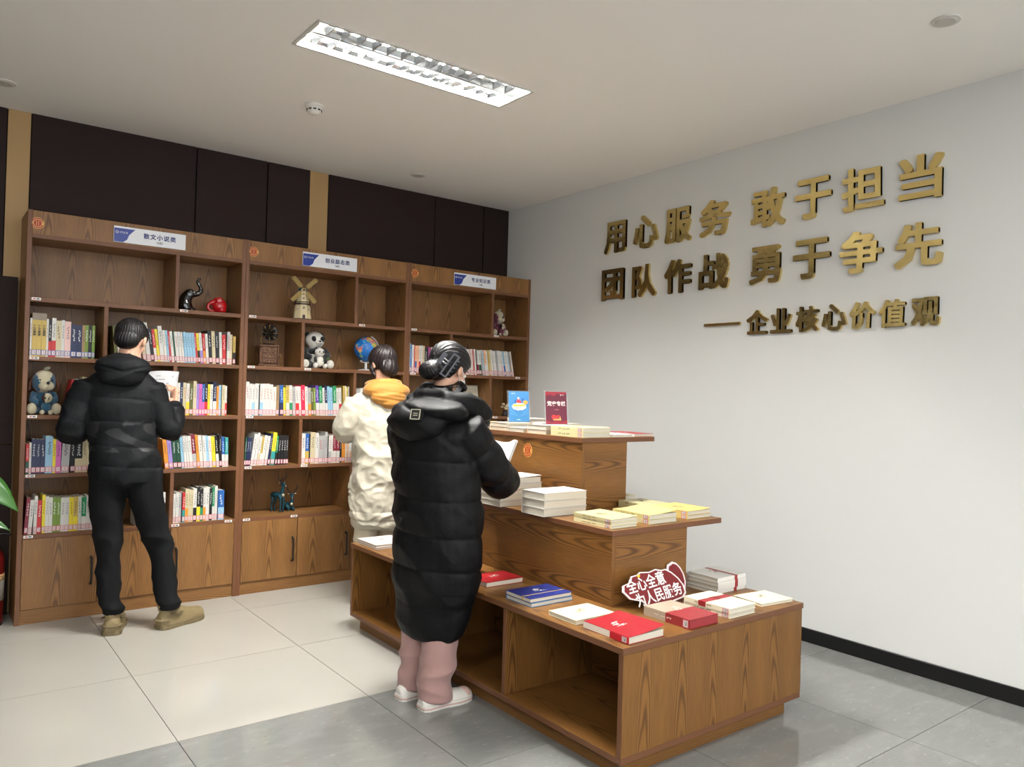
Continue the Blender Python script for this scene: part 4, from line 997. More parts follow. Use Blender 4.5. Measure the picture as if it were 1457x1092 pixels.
PW = mat('plush_white', (226, 222, 212), .95, bump=.5, bscale=260, sheen=.4); PK = mat('plush_black', (18, 17, 20), .95, bump=.5, bscale=260, sheen=.3)
def plush_panda():
    r = ornament('plush_panda', (1.752, .145, Z2 + .0005), -6, 'seated plush panda holding a baby panda on the middle bookcase', 'plush toy')
    geo_obj('body', ball_geo((0, 0, .082), (.072, .060, .080), 24, 14), PW, r)
    geo_obj('shoulders', ball_geo((0, -.004, .112), (.074, .058, .040), 24, 12), PK, r)
    geo_obj('head', ball_geo((-.004, -.008, .198), (.066, .058, .060), 28, 16), PW, r)
    geo_obj('muzzle', ball_geo((.010, -.062, .183), (.026, .018, .018), 16, 10), PW, r)
    geo_obj('nose', ball_geo((.012, -.080, .190), (.009, .006, .006), 10, 8), PK, r)
    geo_obj('mouth', tube_geo([(.000, -.079, .176), (.012, -.081, .173), (.024, -.077, .176)], [.0012] * 3, 5), PK, r)
    for s in (-1, 1):
        geo_obj('ear', ball_geo((s * .050, .022, .238), (.018, .010, .018), 14, 8), PK, r)
        e = geo_obj('eye_patch', ball_geo((s * .028 + .006, -.055, .204), (.019, .012, .024), 12, 8, (0, s * .5, 0)), PK, r)
        geo_obj('eye', ball_geo((s * .026 + .007, -.062, .208), .004, 8, 6), mat('eye_white', (220, 220, 220), .3), e)
        geo_obj('arm', tube_geo([(s * .060, -.01, .128), (s * .078, -.04, .095), (s * .050, -.075, .075)], [.026, .024, .020], 14, 4), PK, r)
        l = geo_obj('leg', tube_geo([(s * .040, -.02, .030), (s * .078, -.060, .028)], [.030, .027], 16, 4), PK, r)
        geo_obj('foot', ball_geo((s * .088, -.078, .032), (.028, .016, .030), 16, 10), PW, r)
    b = geo_obj('baby_panda', ball_geo((.008, -.085, .050), (.034, .028, .040), 18, 12), PW, r)
    geo_obj('baby_head', ball_geo((.006, -.096, .112), (.034, .030, .030), 18, 12), PW, b)
    for s in (-1, 1):
        geo_obj('baby_ear', ball_geo((s * .024 + .006, -.092, .140), .009, 10, 6), PK, b)
        geo_obj('baby_eye', ball_geo((s * .013 + .012, -.121, .114), (.007, .005, .009), 8, 6), PK, b)
        geo_obj('baby_arm', tube_geo([(s * .030 + .008, -.09, .075), (s * .036 + .010, -.112, .05)], [.011, .011], 10, 3), PK, b)
        geo_obj('baby_foot', ball_geo((s * .034 + .008, -.108, .018), (.017, .015, .018), 12, 8), PW, b)
    geo_obj('baby_nose', ball_geo((.012, -.126, .106), .004, 8, 6), PK, b)
    for a in (-.5, 0.1, .7):
        geo_obj('bamboo_leaf', ball_geo((.050 + .02 * a, -.108, .062 + .01 * a), (.016, .002, .005), 8, 6, (0, a, 0)), mat('leaf_green', (66, 96, 48), .6), r)
plush_panda()

def globe():
    r = ornament('globe', (2.148, .14, Z2 + .0005), 0, 'desk globe with blue oceans on a white stand, middle bookcase', 'globe')
    m = bpy.data.materials.new('globe_map'); m.use_nodes = True; nt = m.node_tree; N = nt.nodes; L = nt.links; p = N['Principled BSDF']
    tc = N.new('ShaderNodeTexCoord'); n = N.new('ShaderNodeTexNoise'); n.inputs['Scale'].default_value = 11; n.inputs['Detail'].default_value = 5; n.inputs['Distortion'].default_value = .6
    mp = N.new('ShaderNodeMapping'); mp.inputs['Location'].default_value = (.31, .12, .05); L.new(tc.outputs['Object'], mp.inputs[0]); L.new(mp.outputs[0], n.inputs['Vector'])
    cr = N.new('ShaderNodeValToRGB'); cr.color_ramp.interpolation = 'CONSTANT'; e = cr.color_ramp.elements
    e[0].color = (*lin((30, 110, 190)), 1); e[1].position = .52; e[1].color = (*lin((60, 150, 214)), 1); x = e.new(.55); x.color = (*lin((200, 190, 90)), 1)
    L.new(n.outputs['Fac'], cr.inputs[0])
    vo = N.new('ShaderNodeTexVoronoi'); vo.inputs['Scale'].default_value = 55; L.new(tc.outputs['Object'], vo.inputs['Vector'])
    hs = N.new('ShaderNodeValToRGB'); hs.color_ramp.interpolation = 'CONSTANT'; h = hs.color_ramp.elements
    h[0].color = (*lin((210, 190, 90)), 1); h[1].position = .3; h[1].color = (*lin((196, 110, 120)), 1); q = h.new(.5); q.color = (*lin((120, 170, 90)), 1); q = h.new(.7); q.color = (*lin((220, 160, 80)), 1); q = h.new(.85); q.color = (*lin((190, 130, 160)), 1)
    sx = N.new('ShaderNodeSeparateColor'); L.new(vo.outputs['Color'], sx.inputs[0]); L.new(sx.outputs[0], hs.inputs[0])
    gt = N.new('ShaderNodeMath'); gt.operation = 'GREATER_THAN'; gt.inputs[1].default_value = .55; L.new(n.outputs['Fac'], gt.inputs[0])
    mx = N.new('ShaderNodeMix'); mx.data_type = 'RGBA'; L.new(gt.outputs[0], mx.inputs[0]); L.new(cr.outputs[0], mx.inputs[6]); L.new(hs.outputs[0], mx.inputs[7])
    L.new(mx.outputs[2], p.inputs['Base Color']); p.inputs['Roughness'].default_value = .25
    cz = .160; R_ = .091
    geo_obj('globe_ball', ball_geo((0, 0, cz), R_, 36, 24), m, r)
    wm = mat('globe_white_plastic', (224, 224, 222), .35)
    ax = math.radians(23.5)
    pts = [((R_ + .010) * math.sin(t), 0, cz + (R_ + .010) * math.cos(t)) for t in [math.radians(23 + 185 * k / 16) for k in range(17)]]
    geo_obj('meridian_arm', tube_geo(pts, [(.0035, .006)] * 17, 8), wm, r)
    geo_obj('stem', tube_geo([(0, 0, .012), (0, 0, cz - R_ - .008)], [.010, .008], 12), wm, r)
    geo_obj('base', lathe_geo([(0, 0), (.062, 0), (.060, .006), (.02, .012), (0, .013)], 28), wm, r)
    for s in (1, -1): geo_obj('pin', ball_geo((s * (R_ + .005) * math.sin(ax), 0, cz + s * (R_ + .005) * math.cos(ax)), .006, 8, 6), wm, r)
globe()

def plush_dog(x, y, z, s, main, dark, ears, label, rz=-10):
    r = ornament('plush_dog', (x, y, z), rz, label, 'plush toy'); r.scale = (s * .87, s, s)
    MB = mat('plush_coat', main, .95, bump=.5, bscale=260, sheen=.3); MC = mat('plush_cream', (190, 180, 152), .95, bump=.5, bscale=260, sheen=.3); ME = mat('plush_ear', ears, .95, bump=.5, bscale=260)
    geo_obj('body', ball_geo((0, 0, .074), (.066, .056, .072), 22, 14), MB, r)
    hm = me_from('head', *ball_geo((0, -.010, .190), (.071, .064, .070), 40, 26), smooth=True)
    hm.materials.append(MB); hm.materials.append(MC)
    for f in hm.polygons:
        c = f.center; dx = c.x + .002
        if c.y < .045 and abs(dx) < .024 + max(0, (c.z - .19)) * .5: f.material_index = 1
    link('head', hm, r)
    geo_obj('muzzle', ball_geo((.010, -.062, .166), (.046, .030, .030), 22, 14), MC, r)
    geo_obj('nose', ball_geo((.018, -.092, .184), (.011, .008, .009), 12, 8), PK, r)
    geo_obj('mouth', tube_geo([(.018, -.094, .176), (.016, -.094, .158), (.006, -.092, .150)], [.001] * 3, 5), PK, r)
    geo_obj('head_loop', tube_geo([(0, 0, .255), (.008, 0, .272), (.030, 0, .276), (.028, 0, .270), (.006, 0, .258)], [(.006, .002)] * 5, 8, 3), MC, r)
    for q in (-1, 1):
        geo_obj('eye', ball_geo((q * .034 + .010, -.064, .200), .007, 10, 8), PK, r)
        geo_obj('ear', tube_geo([(q * .060, .0, .218), (q * .080, -.004, .180), (q * .082, -.006, .140)], [(.012, .016), (.010, .022), (.010, .018)], 12, 4), ME, r)
        geo_obj('arm', tube_geo([(q * .054, -.01, .118), (q * .066, -.042, .085), (q * .034, -.074, .070)], [.022, .020, .017], 12, 4), MB, r)
        l = geo_obj('leg', tube_geo([(q * .036, -.02, .028), (q * .062, -.056, .028)], [.028, .026], 14, 4), MB, r)
        geo_obj('foot', ball_geo((q * .070, -.076, .034), (.030, .018, .033), 16, 10), MC, r)
    b = geo_obj('puppy_body', ball_geo((.012, -.078, .045), (.030, .024, .032), 14, 10), MB, r)
    ph = me_from('puppy_head', *ball_geo((.014, -.092, .096), (.032, .028, .029), 24, 16), smooth=True); ph.materials.append(MC); ph.materials.append(mat('plush_dark', dark, .95))
    for f in ph.polygons:
        if f.center.x < .002: f.material_index = 1
    link('puppy_head', ph, b)
    geo_obj('puppy_nose', ball_geo((.022, -.120, .094), .005, 8, 6), PK, b)
    for q in (-1, 1):
        geo_obj('puppy_eye', ball_geo((q * .012 + .016, -.116, .104), .003, 6, 6), PK, b)
        geo_obj('puppy_foot', ball_geo((q * .024 + .012, -.098, .014), (.015, .014, .014), 12, 8), MC, b)
plush_dog(.1135, .105, Z3 + .0005, .97, (26, 78, 106), (62, 40, 36), (96, 58, 40), 'blue and cream plush dog hugging a puppy, on the left bookcase', -2)
plush_dog(3.318, .110, Z1 + .0005, .80, (104, 32, 58), (40, 26, 30), (92, 44, 42), 'maroon and cream plush dog hugging a puppy, on the right bookcase', -14)

DT = mat('deer_teal', (26, 66, 78), .3, .35, var=.3, vscale=60)
DG = mat('deer_gold', (176, 168, 140), .35, .4)
def antlers(parent, hx, hy, hz, s, face):
    for q in (-1, 1):
        gs = [tube_geo([(hx + q * .006 * s, hy, hz), (hx + q * .022 * s, hy + .006 * s, hz + .022 * s), (hx + q * .034 * s, hy + .004 * s, hz + .046 * s), (hx + q * .030 * s, hy, hz + .070 * s)], [.0034 * s, .003 * s, .0025 * s, .001 * s], 7, 3),
              tube_geo([(hx + q * .024 * s, hy + .005 * s, hz + .026 * s), (hx + q * .044 * s, hy, hz + .040 * s)], [.0025 * s, .001 * s], 6, 2),
              tube_geo([(hx + q * .034 * s, hy + .004 * s, hz + .044 * s), (hx + q * .054 * s, hy, hz + .056 * s)], [.0022 * s, .001 * s], 6, 2),
              tube_geo([(hx + q * .016 * s, hy + .004 * s, hz + .014 * s), (hx + q * .012 * s, hy - .014 * s, hz + .030 * s)], [.0022 * s, .001 * s], 6, 2)]
        geo_obj('antler', gs, mat('deer_dark', (16, 30, 36), .4), parent)
def deer_standing():
    r = ornament('deer_figurine', (1.520, .135, Z5 + .0005), 20, 'standing dark teal deer figurine with antlers, middle bookcase', 'figurine')
    gs = [tube_geo([(0, -.030, .112), (0, 0, .114), (0, .045, .116), (0, .062, .108)], [(.020, .026), (.022, .028), (.020, .026), (.012, .016)], 16, 4),
          tube_geo([(0, -.024, .118), (0, -.034, .146), (0, -.040, .174), (0, -.040, .190)], [.019, .014, .0105, .010], 14, 4),
          tube_geo([(0, -.034, .194), (0, -.050, .192), (0, -.066, .184)], [.0125, .010, .0055], 12, 4)]
    for q in (-1, 1):
        gs.append(tube_geo([(q * .012, -.030, .105), (q * .013, -.034, .06), (q * .013, -.032, .004)], [.011, .0062, .0055], 10, 4))
        gs.append(tube_geo([(q * .012, .050, .108), (q * .014, .044, .075), (q * .013, .056, .045), (q * .013, .050, .004)], [.014, .009, .006, .0055], 10, 4))
        gs.append(tube_geo([(q * .008, -.030, .198), (q * .022, -.026, .204)], [.0045, .002], 8, 2))
    link('body', remesh('body', gs, .0022, 2), r, (DT,))
    for q in (-1, 1): geo_obj('ear_tip', ball_geo((q * .021, -.028, .204), (.007, .003, .004), 8, 6), DG, r)
    geo_obj('chest_mark', ball_geo((0, -.0450, .120), (.011, .008, .012), 10, 8), DG, r)
    geo_obj('muzzle', ball_geo((0, -.068, .182), .0045, 8, 6), DG, r)
    antlers(r, 0, -.034, .204, .9, 0)
def deer_lying():
    r = ornament('deer_figurine', (1.618, .175, Z5 + .0005), -10, 'lying dark teal deer figurine with antlers beside the standing one', 'figurine')
    gs = [tube_geo([(-.004, -.020, .030), (-.012, .01, .032), (-.026, .036, .028), (-.030, .050, .020)], [(.022, .026), (.026, .030), (.024, .026), (.012, .014)], 16, 4),
          tube_geo([(0, -.022, .040), (.004, -.032, .066), (.006, -.034, .090), (.006, -.032, .102)], [.018, .013, .010, .0095], 14, 4),
          tube_geo([(.006, -.028, .106), (.004, -.042, .103), (.002, -.056, .094)], [.0125, .010, .0055], 12, 4)]
    for q in (-1, 1):
        gs.append(tube_geo([(q * .016, -.020, .020), (q * .018, -.050, .010), (q * .016, -.026, .005)], [.009, .007, .0055], 10, 4))
        gs.append(tube_geo([(q * .016 - .024, .030, .020), (q * .030 - .018, .004, .012), (q * .030 - .016, .030, .006)], [.012, .008, .0055], 10, 4))
        gs.append(tube_geo([(.006 + q * .008, -.026, .112), (.006 + q * .024, -.022, .118)], [.0045, .002], 8, 2))
    link('body', remesh('body', gs, .0022, 2), r, (DT,))
    for q in (-1, 1): geo_obj('ear_tip', ball_geo((.006 + q * .023, -.024, .118), (.007, .003, .004), 8, 6), DG, r)
    geo_obj('chest_mark', ball_geo((.002, -.040, .048), (.010, .008, .012), 10, 8), DG, r)
    geo_obj('muzzle', ball_geo((.002, -.058, .092), .0045, 8, 6), DG, r)
    antlers(r, .006, -.028, .116, .95, 0)
deer_standing(); deer_lying()

def trinket():
    r = ornament('flower_ornament', (3.372, .05, Z3 + .0005), 0, 'small cream flower ornament on a dark base behind the blue sign', 'ornament')
    geo_obj('base', lathe_geo([(0, 0), (.028, 0), (.026, .02), (.018, .045), (0, .046)], 18), mat('trinket_dark', (40, 34, 32), .4), r)
    for k in range(9):
        a = k * 2.4; rr = .010 + .0035 * k; geo_obj('blossom', ball_geo((rr * math.cos(a), rr * math.sin(a), .062 + .006 * ((k * 5) % 7)), (.013, .013, .010), 10, 6), mat('trinket_cream', (206, 190, 152), .4), r)
trinket()
def card():
    r = ornament('framed_card', (3.095, .12, Z3 + .002), 0, 'cream card in a thin frame standing on the right bookcase', 'framed card')
    M = Matrix.Rotation(math.radians(-8), 4, 'X')
    a = link('frame', box_me('frame', -.070, .070, 0, .008, 0, .245, bevel=.001), r, (mat('frame_grey', (150, 146, 136), .5),)); a.matrix_local = M
    b = link('card', box_me('card', -.063, .063, -.001, 0, .007, .238), r, (mat('card_cream', (206, 198, 176), .6),)); b.matrix_local = M
    v, f = bars(5, .08, .12, 3); c = link('card_print', me_from('card_print', v, f), r, (mat('card_ink', (140, 120, 96), .6),)); c.matrix_local = M @ Matrix.Translation((0, -.0016, .13))
card()

# ------------------------------------------------------------------ at the left edge
def extinguisher():
    r = empty('fire_extinguisher', (-.118, .10, 0), 0, 'dark red fire extinguisher on the floor at the left edge, beside the bookcase', 'fire extinguisher')
    RD = mat('extinguisher_red', (92, 12, 14), .3, coat=.3)
    geo_obj('cylinder', lathe_geo([(0, .006), (.070, .006), (.074, .016), (.074, .36), (.066, .395), (.040, .425), (.022, .435), (.020, .45), (0, .45)], 32), RD, r)
    geo_obj('base_ring', lathe_geo([(.060, 0), (.072, 0), (.074, .012), (.060, .012)], 32), BLACKM, r)
    geo_obj('label', lathe_geo([(.0745, .14), (.0752, .14), (.0752, .285), (.0745, .285)], 32), mat('label_cream', (140, 134, 122), .6), r)
    geo_obj('label_band', lathe_geo([(.0752, .25), (.0757, .25), (.0757, .285), (.0752, .285)], 32), mat('label_tan', (176, 140, 96), .6), r)
    geo_obj('valve', tube_geo([(0, 0, .45), (0, 0, .49)], [.018, .015], 12), mat('brass', (170, 140, 90), .3, .9), r)
    geo_obj('handle', [tube_geo([(-.01, 0, .488), (.06, 0, .50), (.10, 0, .49)], [.006, .006, .005], 8, 3), tube_geo([(-.01, 0, .502), (.05, 0, .53), (.09, 0, .53)], [.006, .006, .005], 8, 3)], BLACKM, r)
    geo_obj('hose', tube_geo([(-.01, 0, .47), (-.07, -.01, .46), (-.095, -.01, .36), (-.088, -.01, .20), (-.086, -.01, .12)], [.009] * 4 + [.012], 8, 5), BLACKM, r)
extinguisher()
def plant():
    r = empty('potted_plant', (-.56, -.60, 0), 0, 'potted plant whose broad green leaf enters at the left edge', 'plant')
    geo_obj('pot', lathe_geo([(0, 0), (.10, 0), (.135, .26), (.142, .28), (.128, .28), (.12, .25), (0, .25)], 32), mat('pot_white', (206, 202, 194), .35), r)
    geo_obj('soil', lathe_geo([(0, .245), (.121, .245), (.121, .256), (0, .258)], 24), mat('soil', (52, 38, 28), .95, bump=.8), r)
    LF = mat('leaf_bright_green', (46, 92, 30), .35, var=.2, vscale=14); ST = mat('stem_green', (84, 110, 56), .5)
    def leaf(base, tip, wd, roll=0.0, nm='leaf'):
        base = Vector(base); tip = Vector(tip); d = tip - base; side = d.cross(Vector((0, 0, 1))).normalized(); V, F = [], []
        side = side * math.cos(roll) + d.cross(side).normalized() * math.sin(roll)
        n = 12
        for i in range(n + 1):
            t = i / n; c = base + d * t + Vector((0, 0, .05 * math.sin(t * PI) * d.length / .3)); wv = wd * (math.sin(PI * min(1, t * 1.02) ** .75) ** .9 if 0 < t < 1 else 0.0)
            for q in (-1, -.5, 0, .5, 1): V.append(c + side * q * wv + Vector((0, 0, abs(q) * wv * .35 * (1 if True else 0))))
        for i in range(n):
            for k in range(4): F.append((i * 5 + k, i * 5 + k + 1, i * 5 + k + 6, i * 5 + k + 5))
        o = geo_obj(nm, (V, F), LF, r); s = o.modifiers.new('t', 'SOLIDIFY'); s.thickness = .0012
    for (mx_, my, mz, tx, ty, tz, wd) in ((.30, .01, .84, .512, .0, .715, .062), (.36, -.03, .66, .475, -.03, .635, .022), (-.2, .1, .85, -.42, .2, .80, .06), (.05, -.2, .95, .12, -.42, .9, .06), (-.1, -.16, .7, -.25, -.36, .62, .055), (.02, .2, 1.0, .06, .42, .98, .06), (-.06, 0, 1.05, -.22, -.02, 1.16, .05)):
        geo_obj('stem', tube_geo([(mx_ * .08, my * .08, .25), (mx_ * .45, my * .45, mz * .72), (mx_, my, mz)], [.006, .005, .003], 8, 5), ST, r)
        leaf((mx_, my, mz), (tx, ty, tz), wd, 1.1 if mx_ > .25 else .3)
plant()

# ------------------------------------------------------------------ people
def ring_loft(rings, seg=32):
    """rings: (cx, cy, z, rx, ry) stacked; closed volume"""
    V, F = [], []
    for (cx, cy, z, rx, ry) in rings:
        for k in range(seg):
            a = 2 * PI * k / seg; V.append(Vector((cx + rx * math.cos(a), cy + ry * math.sin(a), z)))
    n = len(rings)
    for i in range(n - 1):
        for k in range(seg):
            k2 = (k + 1) % seg; F.append((i * seg + k, i * seg + k2, (i + 1) * seg + k2, (i + 1) * seg + k))
    F.append(tuple(reversed(range(seg)))); F.append(tuple((n - 1) * seg + k for k in range(seg)))
    return V, F
def smooth_rings(rings, sub=4):
    P = [np.array(r, float) for r in rings]; out = []
    for i in range(len(P) - 1):
        p0, p1, p2, p3 = P[max(i - 1, 0)], P[i], P[i + 1], P[min(i + 2, len(P) - 1)]
        for k in range(sub):
            t = k / sub; out.append(tuple(.5 * (2 * p1 + (p2 - p0) * t + (2 * p0 - 5 * p1 + 4 * p2 - p3) * t * t + (3 * p1 - p0 - 3 * p2 + p3) * t ** 3)))
    out.append(tuple(P[-1])); return out
def wnoise(co, f, seed, n=7, zs=1.0):
    """cheap smooth pseudo noise in [-1, 1] from summed sines"""
    rg = np.random.RandomState(seed); s = np.zeros(len(co))
    c = co * np.array([1, 1, zs])
    for i in range(n):
        d = rg.normal(size=3); d /= np.linalg.norm(d); fr = f * rg.uniform(.6, 1.6)
        s += np.sin(c @ d * fr + rg.uniform(0, 6.28))
    return s / n ** .5 / 1.2
def ridged(co, f, seed, zs=1.0):
    w_ = wnoise(co, f * .4, seed + 50)[:, None] * .03
    return 1 - np.abs(wnoise(co + w_, f, seed, 5, zs)) * 1.6
def seg_param(co, pts):
    """nearest distance to polyline and arclength there"""
    best = np.full(len(co), 9.0); par = np.zeros(len(co)); acc = 0
    for a, b in zip(pts[:-1], pts[1:]):
        a = np.array(a, float); b = np.array(b, float); d = b - a; L = np.linalg.norm(d); t = np.clip((co - a) @ d / L ** 2, 0, 1)
        dist = np.linalg.norm(co - (a + t[:, None] * d), axis=1); m = dist < best; best[m] = dist[m]; par[m] = acc + t[m] * L; acc += L
    return best, par
def bulge(v, seams):
    """quilted profile: 0 at the seams, 1 between"""
    s = np.array(seams, float); i = np.clip(np.searchsorted(s, v) - 1, 0, len(s) - 2)
    t = np.clip((v - s[i]) / (s[i + 1] - s[i]), 0, 1); return np.sqrt(np.clip(4 * t * (1 - t), 0, 1))
SKIN = mat('skin', (206, 160, 134), .55, var=.05, vscale=20); LIP = mat('lips', (170, 96, 88), .5); EYEW = mat('eye_ball', (226, 224, 220), .2); IRIS = mat('iris_dark', (34, 24, 20), .2)
def hair_mat(name, rgb):
    m = mat(name, rgb, .46, spec=.35)
    return m
HAIR = hair_mat('hair_black', (18, 16, 18)); HAIRB = hair_mat('hair_dark_brown', (26, 18, 18))
def hand_geo(M, side, curl=.5, spread=.06):
    gs = [tube_geo([(0, -.02, 0), (0, .01, 0), (0, .05, 0), (0, .088, 0)], [(.024, .019), (.028, .018), (.037, .015), (.038, .013)], 14, 2)]
    for i, (ln) in enumerate((.060, .076, .084, .074)):
        x = side * (-.029 + .0193 * i); p = Vector((x, .080, 0)); pts = [p.copy()]; a = curl * .35; yaw = spread * (i - 1.5) * side
        for f in (.46, .30, .24):
            p = p + Vector((math.sin(yaw) * ln * f, math.cos(a) * ln * f, -math.sin(a) * ln * f)); pts.append(p.copy()); a += curl
        gs.append(tube_geo(pts, [.0092, .0086, .0078, .0066], 10, 3))
    s = side
    gs.append(tube_geo([(s * .020, .010, 0), (s * .042, .036, -.010), (s * .050, .062, -.022), (s * .044, .084, -.034)], [.014, .0115, .0100, .0080], 10, 3))
    return [xform(g, M) for g in gs]
def head_geo(c, tilt=0.0, turn=0.0, s=1.0):
    M = Matrix.Translation(c) @ Matrix.Rotation(-turn, 4, 'Z') @ Matrix.Rotation(-tilt, 4, 'X') @ Matrix.Scale(s, 4)
    gs = [ball_geo((0, -.006, .018), (.074, .092, .088), 24, 16), ball_geo((0, .020, -.030), (.058, .066, .076), 20, 14), ball_geo((0, .052, -.076), (.028, .026, .022), 14, 10),
          tube_geo([(0, .084, .022), (0, .098, -.002), (0, .106, -.020), (0, .094, -.030)], [.008, .009, .012, .008], 10, 3)]
    for q in (-1, 1):
        gs.append(ball_geo((q * .076, -.004, -.008), (.009, .020, .031), 12, 10, (0, 0, q * .35)))
        gs.append(ball_geo((q * .030, .070, .022), (.020, .014, .008), 10, 8)); gs.append(ball_geo((q * .036, .058, -.022), (.022, .018, .018), 10, 8))
    return [xform(g, M) for g in gs], M
def face_parts(parent, body, M, mask=False):
    for q in (-1, 1):
        e = geo_obj('eye', xform(ball_geo((q * .031, .074, .006), (.0125, .0115, .0085), 14, 10), M), EYEW, parent)
        geo_obj('iris', xform(ball_geo((q * .031, .0835, .005), (.0055, .003, .0055), 10, 8), M), IRIS, e)
        geo_obj('eyebrow', xform(tube_geo([(q * .014, .086, .026), (q * .032, .086, .031), (q * .048, .076, .026)], [.0025, .003, .002], 6, 3), M), HAIR, parent)
    if not mask:
        geo_obj('mouth', xform(tube_geo([(-.022, .080, -.052), (-.008, .089, -.050), (0, .090, -.051), (.008, .089, -.050), (.022, .080, -.052)], [.0025, .0045, .005, .0045, .0025], 8, 3), M), LIP, parent)
def shoe(parent, loc, az, L, wd, mu, ms, high=.10, name='shoe', accent=None, tab=False):
    """loc = ankle point on the ground, az = toe direction to the right of local forward"""
    e = empty(name, (loc[0], loc[1], 0), -az); e.parent = parent
    y0 = -.065; sec = [(0, .55, .55), (.08, .84, .80), (.25, .90, 1.0), (.42, .92, .92), (.60, 1.0, .70), (.80, .98, .56), (.93, .80, .50), (1.0, .40, .30)]
    V, F = [], []; seg = 20
    for (t, ww, hh) in smooth_rings([(a, b, c, 0, 0) for a, b, c in sec], 3) and [(r[0], r[1], r[2]) for r in smooth_rings([(a, b, c, 0, 0) for a, b, c in sec], 3)]:
        y = y0 + L * t
        for k in range(seg):
            a = 2 * PI * k / seg; x = wd / 2 * .92 * ww * math.cos(a); z = .022 + (high * .82 * hh * max(0, math.sin(a)) ** .8 if math.sin(a) > 0 else .012 * math.sin(a)); V.append(Vector((x, y, z)))
    n = len(V) // seg
    for i in range(n - 1):
        for k in range(seg):
            k2 = (k + 1) % seg; F.append((i * seg + k, (i + 1) * seg + k, (i + 1) * seg + k2, i * seg + k2))
    F.append(tuple(range(seg))); F.append(tuple(reversed([(n - 1) * seg + k for k in range(seg)])))
    up = remesh('upper', [(V, F), tube_geo([(0, -.010, .045), (0, -.014, high + (.015 if tab else -.004))], [(.040, .044), (.036, .042)], 18)], .004, 3)
    link('upper', up, e, (mu,))
    def outline(k, grow=0.0):
        P = []
        for (t, w_) in ((0, .30), (.02, .62), (.10, .86), (.3, .84), (.45, .84), (.65, 1.03), (.82, .96), (.94, .68), (1.0, .25)): P.append((wd / 2 * w_ + grow, y0 - grow + (L + 2 * grow) * t))
        return P + [(-x, y) for x, y in P[::-1]]
    geo_obj('sole', prism_geo(outline(0, .003), 0.0, .024), ms, e, smooth=False)
    geo_obj('sole_rim', prism_geo(outline(0, .005), .009, .015), accent or ms, e, smooth=False)
    for k in range(4):
        yy = .035 + k * .022; zz = high * (.93 - k * .12)
        geo_obj('lace', tube_geo([(-.022, yy, zz - .006), (0, yy + .004, zz + .002), (.022, yy, zz - .006)], [.003] * 3, 6, 3), accent or ms, e)
    geo_obj('toe_cap', ball_geo((0, y0 + L * .86, .030), (wd * .42, L * .13, .026), 18, 10), accent or mu, e)
    if tab:
        geo_obj('collar', tube_geo([(.043 * math.cos(a), -.014 + .049 * math.sin(a), high + .004) for a in [2 * PI * k / 16 for k in range(17)]], [.006] * 17, 8, 1, cap=False), mu, e)
        for q in (-1, 1): geo_obj('side_strap', tube_geo([(q * .047, -.020, high * .70), (q * .049, .030, high * .62), (q * .030, .060, high * .66)], [(.004, .010)] * 3, 8, 3), BOOTD, e)
        geo_obj('heel_counter', tube_geo([(-.040, -.030, .050), (-.020, -.066, .052), (.020, -.066, .052), (.040, -.030, .050)], [(.006, .016)] * 4, 10, 4), ms, e)
    if tab: geo_obj('heel_tab', box_geo(-.011, .011, -.064, -.058, high - .02, high + .022), mu, e, smooth=False)
    return e
def box_geo(x0, x1, y0, y1, z0, z1): return prism_geo([(x0, y0), (x1, y0), (x1, y1), (x0, y1)], z0, z1)
def hair_fn(c, face_y, f=55, amp=.0022, swirl=1.0):
    c = np.array(c)
    def fn(co, no):
        d = co - c
        ang = np.arctan2(d[:, 0], d[:, 1] + 1e-6)
        h = np.sin(ang * f * .5 + 5 * d[:, 2] / .1 * swirl + 1.5 * wnoise(co, 30, 3)) * .5 + np.sin(ang * f + wnoise(co, 22, 5) * 3) * .3
        return co + no * (h * amp)[:, None]
    return fn

def person(name_label, loc, az, group=None):
    return empty('person', (loc[0], loc[1], 0), -math.radians(az), name_label, 'person')

